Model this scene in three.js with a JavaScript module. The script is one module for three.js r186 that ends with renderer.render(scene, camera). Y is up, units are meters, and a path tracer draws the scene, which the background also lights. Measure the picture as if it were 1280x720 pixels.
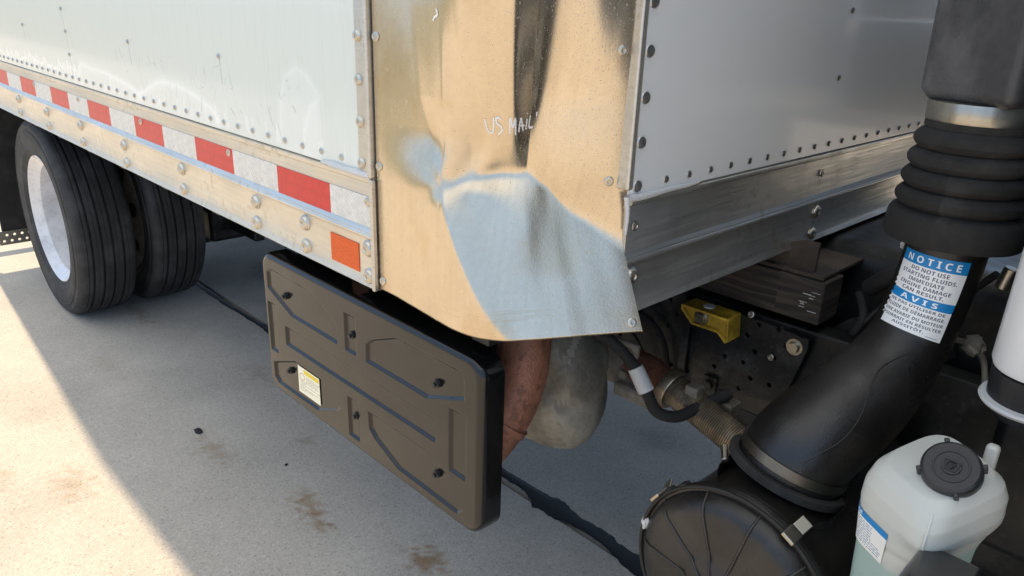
import * as THREE from 'three';
import { RoundedBoxGeometry } from 'three/addons/geometries/RoundedBoxGeometry.js';
import { mergeGeometries, mergeVertices, toCreasedNormals } from 'three/addons/utils/BufferGeometryUtils.js';

// ------------------------------------------------------------------ camera, sky, sun, exposure
const scene = new THREE.Scene();
const D2R = Math.PI / 180;
const camera = new THREE.PerspectiveCamera(41.86, 1024 / 576, 0.05, 600);
{
  const yaw = 44.663 * D2R, pitch = 20.73 * D2R, roll = 2.047 * D2R;
  const d = new THREE.Vector3(-Math.cos(yaw) * Math.cos(pitch), -Math.sin(pitch), -Math.sin(yaw) * Math.cos(pitch));
  const r = new THREE.Vector3().crossVectors(d, new THREE.Vector3(0, 1, 0)).normalize();
  const u = new THREE.Vector3().crossVectors(r, d);
  const r2 = r.clone().multiplyScalar(Math.cos(roll)).addScaledVector(u, Math.sin(roll));
  const u2 = u.clone().multiplyScalar(Math.cos(roll)).addScaledVector(r, -Math.sin(roll));
  camera.position.set(0.6344, 1.287, 0.6397);
  camera.quaternion.setFromRotationMatrix(new THREE.Matrix4().makeBasis(r2, u2, d.clone().negate()));
}
// ---- noise (seeded, periodic)
function hash(x, y, s) { let h = Math.imul(x, 374761393) ^ Math.imul(y, 668265263) ^ Math.imul(s, 2147483647 - 58); h = Math.imul(h ^ (h >>> 13), 1274126177); return ((h ^ (h >>> 16)) >>> 0) / 4294967296; }
function vnoise(x, y, per, s = 0) {
  const xi = Math.floor(x), yi = Math.floor(y), fx = x - xi, fy = y - yi;
  const m = (a) => ((a % per) + per) % per;
  const u = fx * fx * (3 - 2 * fx), v = fy * fy * (3 - 2 * fy);
  const a = hash(m(xi), m(yi), s), b = hash(m(xi + 1), m(yi), s), c = hash(m(xi), m(yi + 1), s), d = hash(m(xi + 1), m(yi + 1), s);
  return a + (b - a) * u + (c - a) * v + (a - b - c + d) * u * v;
}
function fbm(u, v, base, oct, s = 0) { let t = 0, a = 0.5, f = base, n = 0; for (let i = 0; i < oct; i++) { t += a * vnoise(u * f, v * f, f, s + i); n += a; a *= 0.55; f *= 2; } return t / n; }
const clamp = (x, a = 0, b = 1) => Math.min(b, Math.max(a, x));
const smooth = (a, b, x) => { const t = clamp((x - a) / (b - a)); return t * t * (3 - 2 * t); };
const lerp = (a, b, t) => a + (b - a) * t;
let seed = 7; const rnd = () => { seed = (Math.imul(seed, 1664525) + 1013904223) >>> 0; return seed / 4294967296; };

const SUN_EL = 50 * D2R;
const sunDir = new THREE.Vector3(-Math.cos(SUN_EL), Math.sin(SUN_EL), -0.049 * Math.sin(SUN_EL)).normalize();
{
  const W = 512, H = 256, data = new Float32Array(W * H * 4), k = 0.88;
  for (let j = 0; j < H; j++) for (let i = 0; i < W; i++) {
    const el = ((j + 0.5) / H - 0.5) * Math.PI, az = (i + 0.5) / W * 2 * Math.PI;
    const e = Math.max(0, Math.sin(el));
    const hz = Math.pow(1 - e, 3);
    const up = smooth(0.38, 0.85, e), low = smooth(0.22, 0.0, e);   // thin bright cirrus overhead, clear blue lower down, paler at the horizon
    let c = [lerp(0.36, 0.97, up), lerp(0.54, 0.98, up), lerp(0.84, 0.97, up)].map((v, q) => lerp(v, [0.56, 0.68, 0.82][q], low * 0.6));
    const cl = smooth(0.48, 0.72, fbm(i / W, j / H, 6, 5, 40)) * 0.5 * smooth(0.3, 0.7, e);
    c = c.map((x) => lerp(x, 1.05, cl));
    // broad glow of the air round the sun
    const dx = Math.cos(el) * Math.sin(az), dy = Math.sin(el);
    const o = (j * W + i) * 4;
    for (let q = 0; q < 3; q++) data[o + q] = c[q] * k * (dy > -0.02 ? 1 : 0.5);
    data[o + 3] = 1;
  }
  const sky = new THREE.DataTexture(data, W, H, THREE.RGBAFormat, THREE.FloatType);
  sky.mapping = THREE.EquirectangularReflectionMapping; sky.magFilter = THREE.LinearFilter; sky.minFilter = THREE.LinearFilter; sky.needsUpdate = true;
  scene.background = sky; scene.environment = sky;
}
const sun = new THREE.DirectionalLight(new THREE.Color(1.0, 0.82, 0.58), 3.0);
sun.position.copy(sunDir).multiplyScalar(20); sun.target.position.set(-1.5, 0, 0); scene.add(sun, sun.target);
sun.castShadow = true; sun.shadow.mapSize.set(4096, 4096);
Object.assign(sun.shadow.camera, { left: -9, right: 9, top: 9, bottom: -9, near: 1, far: 60 });
const renderer = new THREE.WebGLRenderer({ antialias: true });
renderer.setSize(1024, 576);
renderer.toneMapping = THREE.LinearToneMapping;
renderer.toneMappingExposure = 1.85;
renderer.shadowMap.enabled = true;

// ------------------------------------------------------------------ textures
function dataTex(w, h, fn, srgb, clampTo) {
  const d = new Uint8Array(w * h * 4);
  for (let j = 0; j < h; j++) for (let i = 0; i < w; i++) {
    const c = fn((i + 0.5) / w, (j + 0.5) / h), o = (j * w + i) * 4;
    d[o] = clamp(c[0], 0, 255); d[o + 1] = clamp(c[1], 0, 255); d[o + 2] = clamp(c[2], 0, 255); d[o + 3] = c.length > 3 ? c[3] : 255;
  }
  const t = new THREE.DataTexture(d, w, h); t.wrapS = t.wrapT = clampTo ? THREE.ClampToEdgeWrapping : THREE.RepeatWrapping;
  t.magFilter = THREE.LinearFilter; t.minFilter = THREE.LinearMipmapLinearFilter; t.generateMipmaps = true;
  if (srgb) t.colorSpace = THREE.SRGBColorSpace; t.needsUpdate = true; return t;
}
function canvasTex(w, h, draw, srgb = true) {
  const c = document.createElement('canvas'); c.width = w; c.height = h; draw(c.getContext('2d'), w, h);
  const t = new THREE.CanvasTexture(c); if (srgb) t.colorSpace = THREE.SRGBColorSpace; t.wrapS = t.wrapT = THREE.ClampToEdgeWrapping; t.needsUpdate = true; return t;
}
function tiled(t, size) { const c = t.clone(); c.wrapS = c.wrapT = THREE.RepeatWrapping; c.repeat.set(1 / size, 1 / size); c.needsUpdate = true; return c; }
const g3 = (v) => [v, v, v];

const concreteT = dataTex(1024, 1024, (u, v) => {
  const f = fbm(u, v, 8, 4, 1), g = fbm(u, v, 340, 2, 9), h = hash(Math.floor(u * 1024), Math.floor(v * 1024), 3);
  const spec = hash(Math.floor(u * 340), Math.floor(v * 340), 5);
  let x = 176 + (f - 0.5) * 22 + (g - 0.5) * 30 + (h - 0.5) * 18;
  if (spec > 0.975) x += 12; if (spec < 0.02) x -= 24;
  return [x * 1.015, x * 0.985, x * 0.94];
}, true);
const concreteB = dataTex(1024, 1024, (u, v) => g3(255 * (0.6 * fbm(u, v, 128, 3, 2) + 0.4 * fbm(u, v, 20, 3, 12))));
const brushedT = dataTex(1024, 512, (u, v) => {          // long streaks along u: mill-finish aluminium
  const s = fbm(u * 0.5, v, 4, 2, 4) * 0.5 + vnoise(u * 6, v * 220, 220 * 6, 8) * 0.5, b = fbm(u, v, 6, 5, 20), sp = fbm(u, v, 60, 3, 22);
  let x = 218 + (s - 0.5) * 20 + (b - 0.5) * 26;
  const dirt = smooth(0.56, 0.75, sp) * 24 * smooth(0.4, 0.7, b);
  return [x - dirt * 0.7, x * 0.985 - dirt * 0.85, x * 0.95 - dirt * 1.1];
}, true);
const brushedR = dataTex(512, 512, (u, v) => { const b = fbm(u, v, 8, 5, 31), s = vnoise(u * 5, v * 160, 800, 33); const r = 70 + b * 70 + (s - 0.5) * 30; return [0, r, 255]; });
const brushedB = dataTex(512, 512, (u, v) => g3(128 + (vnoise(u * 4, v * 200, 800, 35) - 0.5) * 90 + (fbm(u, v, 12, 3, 36) - 0.5) * 80));
const grimeR = dataTex(512, 512, (u, v) => { const b = fbm(u, v, 6, 6, 51), p = fbm(u, v, 40, 3, 52); return [0, 95 + b * 110 + (p - 0.5) * 50, 0]; });
const dustC = dataTex(512, 512, (u, v) => { const b = fbm(u, v, 5, 6, 61), p = fbm(u, v, 60, 2, 62), x = 178 + smooth(0.35, 0.75, b) * 70 + (p - 0.5) * 30; return [x, x * 0.985, x * 0.96]; }, true);
const mudC = dataTex(512, 512, (u, v) => { const b = fbm(u, v, 6, 6, 63), sp = smooth(0.62, 0.72, fbm(u, v, 44, 3, 64)), x = 82 + smooth(0.42, 0.72, b) * 110 + sp * 60; return [x, x * 0.96, x * 0.9]; }, true);
const fineB = dataTex(512, 512, (u, v) => g3(255 * fbm(u, v, 48, 4, 71)));
const waveB = dataTex(256, 256, (u, v) => g3(255 * fbm(u, v, 3, 2, 75)));
const rustT = dataTex(512, 512, (u, v) => {
  const a = fbm(u, v, 5, 6, 81), b = fbm(u, v, 30, 4, 82), d = smooth(0.6, 0.72, fbm(u, v, 22, 3, 83));
  const k = clamp(a * 1.2 - 0.1);
  let c = [lerp(118, 158, k), lerp(88, 116, k), lerp(74, 96, k)].map((x) => x * (0.88 + 0.24 * b));
  c = c.map((x, i) => lerp(x, [70, 50, 44][i], d * 0.35)); return c;
}, true);
const woodT = dataTex(512, 512, (u, v) => { const n = fbm(u * 0.5, v, 4, 3, 91), g = vnoise(u * 5, v * 130 + n * 14, 1300, 92), x = 86 + (g - 0.5) * 50 + (n - 0.5) * 30; return [x, x * 0.9, x * 0.8]; }, true);
const woodB = dataTex(512, 512, (u, v) => { const n = fbm(u * 0.5, v, 4, 3, 91); return g3(255 * vnoise(u * 5, v * 130 + n * 14, 1300, 92)); });
const rimT = dataTex(256, 256, (u, v) => { const x = 244 - smooth(0.5, 0.8, fbm(u, v, 6, 5, 165)) * 22 - smooth(0.6, 0.7, fbm(u, v, 40, 2, 166)) * 10; return [x, x * 0.985, x * 0.965]; }, true);
const hatch = (r, g, b, seedN) => dataTex(256, 256, (u, v) => {   // prismatic sheeting: fine diamond lattice
  const p = Math.min(Math.abs(((u + v) * 8 % 1) - 0.5), Math.abs((((u - v) * 8 % 1) + 1) % 1 - 0.5)) * 2, k = smooth(0.0, 0.16, p), n = fbm(u, v, 8, 4, seedN);
  const w = lerp(0.84, 1, k) * (0.92 + 0.16 * (n - 0.5)); return [r * w, g * w, b * w];
}, true);
const hatchB = dataTex(128, 128, (u, v) => g3(255 * Math.min(Math.abs(((u + v) * 4 % 1) - 0.5), Math.abs((((u - v) * 4 % 1) + 1) % 1 - 0.5)) * 2));

// ------------------------------------------------------------------ materials
const std = (o) => new THREE.MeshStandardMaterial(o), phys = (o) => new THREE.MeshPhysicalMaterial(o);
const lin = (r, g, b) => new THREE.Color().setRGB(r, g, b);
const M = {
  concrete: std({ map: tiled(concreteT, 1.4), color: lin(1.1, 1.05, 0.99), roughness: 0.95, bumpMap: tiled(concreteB, 0.5), bumpScale: 0.0007, vertexColors: true }),
  concreteFar: std({ map: tiled(concreteT, 1.4), color: lin(1.1, 1.05, 0.99), roughness: 0.95, bumpMap: tiled(concreteB, 0.5), bumpScale: 0.0012 }),
  grass: std({ map: tiled(dustC, 1.1), color: lin(0.3, 0.3, 0.18), roughness: 1 }),
  asphalt: std({ map: tiled(concreteT, 1.1), color: lin(0.13, 0.13, 0.135), roughness: 0.9 }),
  tar: std({ color: lin(0.011, 0.011, 0.013), roughness: 0.55, bumpMap: tiled(fineB, 0.1), bumpScale: 0.0008 }),
  alu: std({ map: tiled(brushedT, 0.7), color: lin(0.96, 0.94, 0.9), metalness: 0.9, roughness: 0.95, roughnessMap: tiled(brushedR, 0.5), bumpMap: tiled(brushedB, 0.4), bumpScale: 0.0004 }),
  aluDull: std({ map: tiled(brushedT, 0.9), color: lin(0.78, 0.8, 0.81), metalness: 0.85, roughness: 1, roughnessMap: tiled(brushedR, 0.7), bumpMap: tiled(brushedB, 0.5), bumpScale: 0.0006 }),
  aluTrim: std({ map: tiled(brushedT, 0.3), color: lin(0.85, 0.84, 0.82), metalness: 0.9, roughness: 0.42 }),
  bolt: std({ map: tiled(brushedT, 0.11), color: lin(0.8, 0.77, 0.72), metalness: 1, roughness: 0.34 }),
  rivet: std({ color: lin(0.5, 0.49, 0.46), metalness: 1, roughness: 0.36 }),
  darkHole: std({ color: lin(0.01, 0.01, 0.01), roughness: 0.9 }),
  caulk: std({ color: lin(0.62, 0.62, 0.61), roughness: 0.55, bumpMap: tiled(fineB, 0.08), bumpScale: 0.0015 }),
  white: phys({ color: lin(0.78, 0.79, 0.775), roughness: 0.32, clearcoat: 0.5, clearcoatRoughness: 0.08, bumpMap: tiled(waveB, 1.1), bumpScale: 0.004 }),
  boxDark: std({ color: lin(0.05, 0.05, 0.05), roughness: 0.8 }),
  underside: std({ map: tiled(mudC, 0.5), color: lin(0.045, 0.048, 0.053), roughness: 0.75, roughnessMap: tiled(grimeR, 0.6) }),
  red: std({ map: tiled(hatch(226, 46, 42, 101), 0.06), roughness: 0.34, bumpMap: tiled(hatchB, 0.03), bumpScale: 0.0002 }),
  silver: std({ map: tiled(hatch(236, 237, 234, 103), 0.06), roughness: 0.34, metalness: 0.25, bumpMap: tiled(hatchB, 0.03), bumpScale: 0.0003 }),
  orange: phys({ map: tiled(hatch(255, 104, 10, 105), 0.022), roughness: 0.5, bumpMap: tiled(hatchB, 0.011), bumpScale: 0.0006 }),
  blackPaint: phys({ map: tiled(dustC, 0.6), color: lin(0.016, 0.016, 0.0165), roughness: 0.24, clearcoat: 0.8, clearcoatRoughness: 0.07 }),
  chassis: std({ map: tiled(mudC, 0.35), color: lin(0.062, 0.065, 0.07), roughness: 0.9, roughnessMap: tiled(grimeR, 0.35), bumpMap: tiled(fineB, 0.2), bumpScale: 0.0006 }),
  plastic: std({ map: tiled(dustC, 0.5), color: lin(0.03, 0.0275, 0.0255), roughness: 0.54, roughnessMap: tiled(grimeR, 0.4), bumpMap: tiled(fineB, 0.06), bumpScale: 0.0003 }),
  ductGrey: std({ map: tiled(dustC, 0.5), color: lin(0.11, 0.112, 0.122), roughness: 0.5, roughnessMap: tiled(grimeR, 0.4), bumpMap: tiled(fineB, 0.05), bumpScale: 0.0002 }),
  rubber: std({ map: tiled(dustC, 0.4), color: lin(0.034, 0.033, 0.032), roughness: 0.85, bumpMap: tiled(fineB, 0.1), bumpScale: 0.0005 }),
  tyre: std({ map: tiled(dustC, 0.35), color: lin(0.046, 0.048, 0.052), roughness: 0.7, bumpMap: tiled(fineB, 0.1), bumpScale: 0.0006 }),
  rimWhite: phys({ map: tiled(rimT, 0.6), color: lin(0.74, 0.76, 0.8), roughness: 0.4, clearcoat: 1, clearcoatRoughness: 0.12 }),
  rimRust: std({ map: tiled(dustC, 0.5), color: lin(0.42, 0.38, 0.33), roughness: 0.7 }),
  brown: std({ map: tiled(dustC, 0.3), color: lin(0.1, 0.075, 0.058), roughness: 0.8 }),
  rust: std({ map: tiled(rustT, 0.3), color: lin(1.05, 0.88, 0.78), roughness: 0.55, metalness: 0.3, bumpMap: tiled(fineB, 0.12), bumpScale: 0.001 }),
  shield: std({ map: tiled(dustC, 0.45), color: lin(0.34, 0.325, 0.28), roughness: 0.62, metalness: 0.3, bumpMap: tiled(fineB, 0.3), bumpScale: 0.0012 }),
  wood: std({ map: tiled(woodT, 0.5), color: lin(0.5, 0.48, 0.46), roughness: 0.85, bumpMap: tiled(woodB, 0.5), bumpScale: 0.0007 }),
  yellow: std({ map: tiled(dustC, 0.2), color: lin(0.95, 0.62, 0.06), roughness: 0.5 }),
  steel: std({ map: tiled(brushedT, 0.2), color: lin(0.62, 0.6, 0.55), metalness: 1, roughness: 0.36 }),
  darkSteel: std({ map: tiled(brushedT, 0.2), color: lin(0.24, 0.23, 0.21), metalness: 1, roughness: 0.42 }),
  braid: std({ map: tiled(dustC, 0.2), color: lin(0.5, 0.43, 0.34), metalness: 0.9, roughness: 0.45 }),
  tagWhite: std({ color: lin(0.62, 0.61, 0.58), roughness: 0.6 }),
  whitePart: phys({ color: lin(0.82, 0.82, 0.8), roughness: 0.35, clearcoat: 0.3 }),
  capBlack: std({ color: lin(0.02, 0.02, 0.022), roughness: 0.42, bumpMap: tiled(fineB, 0.05), bumpScale: 0.0002 }),
  cab: phys({ color: lin(0.17, 0.2, 0.235), roughness: 0.3, clearcoat: 0.8, clearcoatRoughness: 0.06 }),
  tank: phys({ vertexColors: true, roughness: 0.36, transmission: 0.3, thickness: 0, bumpMap: tiled(fineB, 0.3), bumpScale: 0.0002 }),
};

// ------------------------------------------------------------------ builders
const used = new Map();
function numbered(n) { return n; }
function mesh(name, geo, mat, parent, label, pos) {
  const m = new THREE.Mesh(geo, mat); m.name = name; m.castShadow = m.receiveShadow = true;
  if (label) m.userData.label = label;
  if (pos) m.position.set(...pos);
  if (parent) parent.add(m); return m;
}
function top(name, obj) { const k = used.get(name) || 0; used.set(name, k + 1); obj.name = k ? name + '_' + String(k).padStart(3, '0') : name; scene.add(obj); return obj; }
function boxUV(geo) {                                       // uv in metres, by the way each face looks
  const g = geo.index ? geo.toNonIndexed() : geo; if (!g.attributes.normal) g.computeVertexNormals();
  const p = g.attributes.position, uv = new Float32Array(p.count * 2), a = new THREE.Vector3(), b = new THREE.Vector3(), c = new THREE.Vector3(), n = new THREE.Vector3();
  for (let i = 0; i < p.count; i += 3) {
    a.fromBufferAttribute(p, i); b.fromBufferAttribute(p, i + 1); c.fromBufferAttribute(p, i + 2);
    n.subVectors(b, a).cross(c.clone().sub(a)); const ax = Math.abs(n.x), ay = Math.abs(n.y), az = Math.abs(n.z);
    for (let k = 0; k < 3; k++) {
      const x = p.getX(i + k), y = p.getY(i + k), z = p.getZ(i + k);
      const w = ax >= ay && ax >= az ? [z, y] : ay >= az ? [x, z] : [x, y]; uv[(i + k) * 2] = w[0]; uv[(i + k) * 2 + 1] = w[1];
    }
  }
  g.setAttribute('uv', new THREE.BufferAttribute(uv, 2)); return g;
}
const rbox = (x0, x1, y0, y1, z0, z1, r = 0.004, seg = 2) => { const g = new RoundedBoxGeometry(x1 - x0, y1 - y0, z1 - z0, seg, Math.min(r, (x1 - x0) / 2.01, (y1 - y0) / 2.01, (z1 - z0) / 2.01)); g.translate((x0 + x1) / 2, (y0 + y1) / 2, (z0 + z1) / 2); return boxUV(g); };
// a closed profile [[out, y], ...] run along the side (x) or the front (z)
function runProfile(prof, along, a0, a1, crease = 0.6) {
  const n = prof.length, pos = [], idx = [], uv = [];
  const P = (a, [o, y]) => (along === 'x' ? [a, y, o] : [o, y, a]);
  const per = [0]; for (let i = 0; i < n; i++) { const p = prof[i], q = prof[(i + 1) % n]; per.push(per[i] + Math.hypot(q[0] - p[0], q[1] - p[1])); }
  const tri = (A, B, C, ua, ub, uc) => { pos.push(...A, ...B, ...C); uv.push(...ua, ...ub, ...uc); };
  for (let i = 0; i < n; i++) {
    const p = prof[i], q = prof[(i + 1) % n], A = P(a0, p), B = P(a1, p), C = P(a1, q), Dd = P(a0, q);
    const s = along === 'x' ? 1 : -1;
    const U = [[a0 * s, per[i]], [a1 * s, per[i]], [a1 * s, per[i + 1]], [a0 * s, per[i + 1]]];
    tri(A, B, C, U[0], U[1], U[2]); tri(A, C, Dd, U[0], U[2], U[3]);
  }
  const sh = new THREE.Shape(prof.map(([o, y]) => new THREE.Vector2(o, y)));
  const cap = new THREE.ShapeGeometry(sh), cp = cap.attributes.position, ci = cap.index;
  for (const a of [a0, a1]) for (let i = 0; i < ci.count; i += 3) { const v = [0, 1, 2].map((k) => P(a, [cp.getX(ci.getX(i + k)), cp.getY(ci.getX(i + k))])); tri(...v, [v[0][0], v[0][1]], [v[1][0], v[1][1]], [v[2][0], v[2][1]]); }
  const g = new THREE.BufferGeometry(); g.setAttribute('position', new THREE.Float32BufferAttribute(pos, 3)); g.setAttribute('uv', new THREE.Float32BufferAttribute(uv, 2));
  g.computeVertexNormals(); return toCreasedNormals(g, crease);
}
// tube along points with its own radius at each; frames kept so that labels can lie on it
function tubeMaker(pts, radii, seg = 48, rad = 28) {
  const curve = new THREE.CatmullRomCurve3(pts.map((p) => new THREE.Vector3(...p)), false, 'centripetal');
  const fr = curve.computeFrenetFrames(seg, false), L = curve.getLength();
  const R = (t) => { const f = t * (radii.length - 1), i = Math.min(radii.length - 2, Math.floor(f)); return lerp(radii[i], radii[i + 1], f - i); };
  const at = (t, ang, off = 0) => {
    const f = clamp(t) * seg, i = Math.min(seg - 1, Math.floor(f)), k = f - i;
    const N = fr.normals[i].clone().lerp(fr.normals[i + 1], k).normalize(), B = fr.binormals[i].clone().lerp(fr.binormals[i + 1], k).normalize();
    const T = curve.getPointAt(clamp(t)), dir = N.multiplyScalar(Math.cos(ang)).addScaledVector(B, Math.sin(ang));
    return { p: T.clone().addScaledVector(dir, R(clamp(t)) + off), dir };
  };
  const geo = (cap = true) => {
    const pos = [], uv = [], idx = [];
    for (let i = 0; i <= seg; i++) for (let j = 0; j <= rad; j++) { const q = at(i / seg, j / rad * 2 * Math.PI).p; pos.push(q.x, q.y, q.z); uv.push(i / seg * L, j / rad * 2 * Math.PI * R(i / seg)); }
    for (let i = 0; i < seg; i++) for (let j = 0; j < rad; j++) { const a = i * (rad + 1) + j, b = a + rad + 1; idx.push(a, b, a + 1, b, b + 1, a + 1); }
    const n0 = pos.length / 3;
    if (cap) for (const e of [0, 1]) { const c = curve.getPointAt(e), b0 = pos.length / 3; pos.push(c.x, c.y, c.z); uv.push(0, 0); const r0 = e * seg * (rad + 1); for (let j = 0; j <= rad; j++) { pos.push(pos[(r0 + j) * 3], pos[(r0 + j) * 3 + 1], pos[(r0 + j) * 3 + 2]); uv.push(0.1, j * 0.01); } for (let j = 0; j < rad; j++) e ? idx.push(b0, b0 + 1 + j, b0 + 2 + j) : idx.push(b0, b0 + 2 + j, b0 + 1 + j); }
    const g = new THREE.BufferGeometry(); g.setAttribute('position', new THREE.Float32BufferAttribute(pos, 3)); g.setAttribute('uv', new THREE.Float32BufferAttribute(uv, 2)); g.setIndex(idx); g.computeVertexNormals(); return g;
  };
  return { at, geo, curve, L };
}
const tube = (pts, r, seg = 40, rad = 14) => tubeMaker(pts, Array.isArray(r) ? r : [r, r], seg, rad).geo();
function lathe(prof, seg = 48, crease = 0.7) { const g = new THREE.LatheGeometry(prof.map(([r, y]) => new THREE.Vector2(r, y)), seg); let L = 0; const uv = g.attributes.uv, n = prof.length, len = [0]; for (let i = 1; i < n; i++) { L += Math.hypot(prof[i][0] - prof[i - 1][0], prof[i][1] - prof[i - 1][1]); len.push(L); } const rm = Math.max(...prof.map((p) => p[0])); for (let i = 0; i < uv.count; i++) { uv.setXY(i, uv.getX(i) * rm * 6.283, len[i % n]); } return toCreasedNormals(g.toNonIndexed(), crease); }
const cyl = (r0, r1, h, seg = 24, c = 0.0015) => lathe([[0.0001, 0], [r0 - c, 0], [r0, c], [r1, h - c], [r1 - c, h], [0.0001, h]], seg, 0.5);
// bolts, rivets: y is outwards
const boltGeo = lathe([[0.0145, 0], [0.0145, 0.0015], [0.0125, 0.0025], [0.012, 0.004], [0.0105, 0.0066], [0.0075, 0.0086], [0.0052, 0.0091], [0.0046, 0.0085], [0.004, 0.006], [0.0001, 0.0058]], 20, 0.8);
const rivetGeo = lathe([[0.0056, 0], [0.0053, 0.0016], [0.0042, 0.003], [0.0024, 0.0038], [0.0001, 0.004]], 12, 1.2);
const bigRivetGeo = lathe([[0.0086, 0], [0.0084, 0.002], [0.0072, 0.004], [0.0046, 0.0055], [0.0022, 0.0058], [0.0001, 0.0054]], 14, 1.2);
const popGeo = lathe([[0.0074, 0], [0.0072, 0.001], [0.006, 0.0024], [0.0036, 0.0034], [0.003, 0.0031], [0.0026, 0.0018], [0.0001, 0.0016]], 14, 0.9);
const hexGeo = (() => { const g = new THREE.CylinderGeometry(0.0115, 0.0118, 0.009, 6); g.translate(0, 0.0065, 0); const w = lathe([[0.0001, 0], [0.017, 0], [0.017, 0.002], [0.0001, 0.0021]], 18); return boxUV(mergeGeometries([g.toNonIndexed(), w])); })();
function stud(name, geo, mat, parent, pos, normal) { const m = mesh(name, geo, mat, parent); m.position.set(...pos); m.quaternion.setFromUnitVectors(new THREE.Vector3(0, 1, 0), new THREE.Vector3(...normal).normalize()); m.rotateY(rnd() * 6.28); return m; }

// ------------------------------------------------------------------ the ground
function gridXZ(xs, zs, y, colour) {
  const pos = [], uv = [], col = [], idx = [], nx = xs.length, nz = zs.length;
  for (let j = 0; j < nz; j++) for (let i = 0; i < nx; i++) { pos.push(xs[i], y, zs[j]); uv.push(xs[i], zs[j]); col.push(...colour(xs[i], zs[j])); }
  for (let j = 0; j < nz - 1; j++) for (let i = 0; i < nx - 1; i++) { const a = j * nx + i, b = a + nx; idx.push(a, b, a + 1, b, b + 1, a + 1); }
  const g = new THREE.BufferGeometry(); g.setAttribute('position', new THREE.Float32BufferAttribute(pos, 3)); g.setAttribute('uv', new THREE.Float32BufferAttribute(uv, 2)); g.setAttribute('color', new THREE.Float32BufferAttribute(col, 3)); g.setIndex(idx); g.computeVertexNormals(); return g;
}
const steps = (list) => { const o = []; for (let k = 0; k < list.length - 1; k++) { const [a, s] = list[k], b = list[k + 1][0], n = Math.max(1, Math.round((b - a) / s)); for (let i = 0; i < n; i++) o.push(lerp(a, b, i / n)); } o.push(list[list.length - 1][0]); return o; };
const stains = [[-0.943, -0.173, 0.085, 0.045, 0.75], [-0.849, -0.150, 0.05, 0.03, 0.65], [-0.566, -0.276, 0.075, 0.05, 0.95], [-1.373, -0.096, 0.12, 0.04, 0.45], [-2.606, -0.302, 0.2, 0.05, 0.5], [-1.449, 0.267, 0.12, 0.06, 0.35], [-1.62, 0.42, 0.1, 0.05, 0.3], [-1.703, -0.431, 0.12, 0.06, 0.3], [-2.146, -0.05, 0.16, 0.05, 0.22], [-1.22, -0.33, 0.05, 0.03, 0.4]];
function groundColour(x, z) {
  let c = [1, 1, 1];
  const big = fbm(x / 16 + 0.5, z / 16 + 0.5, 16, 4, 111) - 0.5; c = c.map((v) => v * (1 + big * 0.22));
  for (const [sx, sz, rx, rz, a] of stains) {
    const d = Math.hypot((x - sx) / rx, (z - sz) / rz) * 1.5;
    if (d < 2) { const n = fbm(x / 4 + 0.5, z / 4 + 0.5, 256, 3, 113), k = a * smooth(1.5, 0.2, d + (n - 0.5) * 3.2); c = [c[0] * lerp(1, 0.62, k), c[1] * lerp(1, 0.44, k), c[2] * lerp(1, 0.28, k)]; }
  }
  const oil = smooth(0.52, 0.72, fbm(x / 8 + 0.5, z / 8 + 0.5, 24, 4, 117)) * smooth(-0.55, -1.1, z) * 0.35; c = c.map((v) => v * (1 - oil));
  return c;
}
const struct = (name, geo, mat, label) => { const m = mesh(name, geo, mat); m.userData = { kind: 'structure' }; if (label) m.userData.label = label; return top(name, m); };
{
  const g = new THREE.PlaneGeometry(500, 500); g.rotateX(-Math.PI / 2); g.translate(0, -0.012, 0);
  const p = g.attributes.position; for (let i = 0; i < p.count; i++) g.attributes.uv.setXY(i, p.getX(i), p.getZ(i));
  struct('ground', g, M.concreteFar);
  struct('concrete_slab', gridXZ(steps([[-6.5, 0.3], [-3.1, 0.014], [-0.2, 0.05], [0.6, 0.3], [3.5, 1]]), steps([[-0.632, 0.014], [0.5, 0.1], [4.2, 1]]), 0, groundColour), M.concrete);
  struct('concrete_slab', gridXZ(steps([[-6.5, 0.2], [-3.8, 0.05], [0.6, 0.3], [3.5, 1]]), steps([[-5.2, 0.5], [-2, 0.05], [-0.654, 1]]), 0, groundColour), M.concrete);
  const gs = new THREE.Shape([[-2.4, 4.8], [-34, 64], [-140, 64], [-140, 4.4], [-8, 4.4]].map(([x, z]) => new THREE.Vector2(x, -z))); const gr = new THREE.ShapeGeometry(gs); gr.rotateX(-Math.PI / 2); gr.translate(0, 0.002, 0); struct('grass', gr, M.grass);
}
{ const rd = new THREE.PlaneGeometry(300, 50); rd.rotateX(-Math.PI / 2); rd.translate(0, -0.004, -34); { const p = rd.attributes.position; for (let i = 0; i < p.count; i++) rd.attributes.uv.setXY(i, p.getX(i), p.getZ(i)); } struct('road', rd, M.asphalt); }
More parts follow.
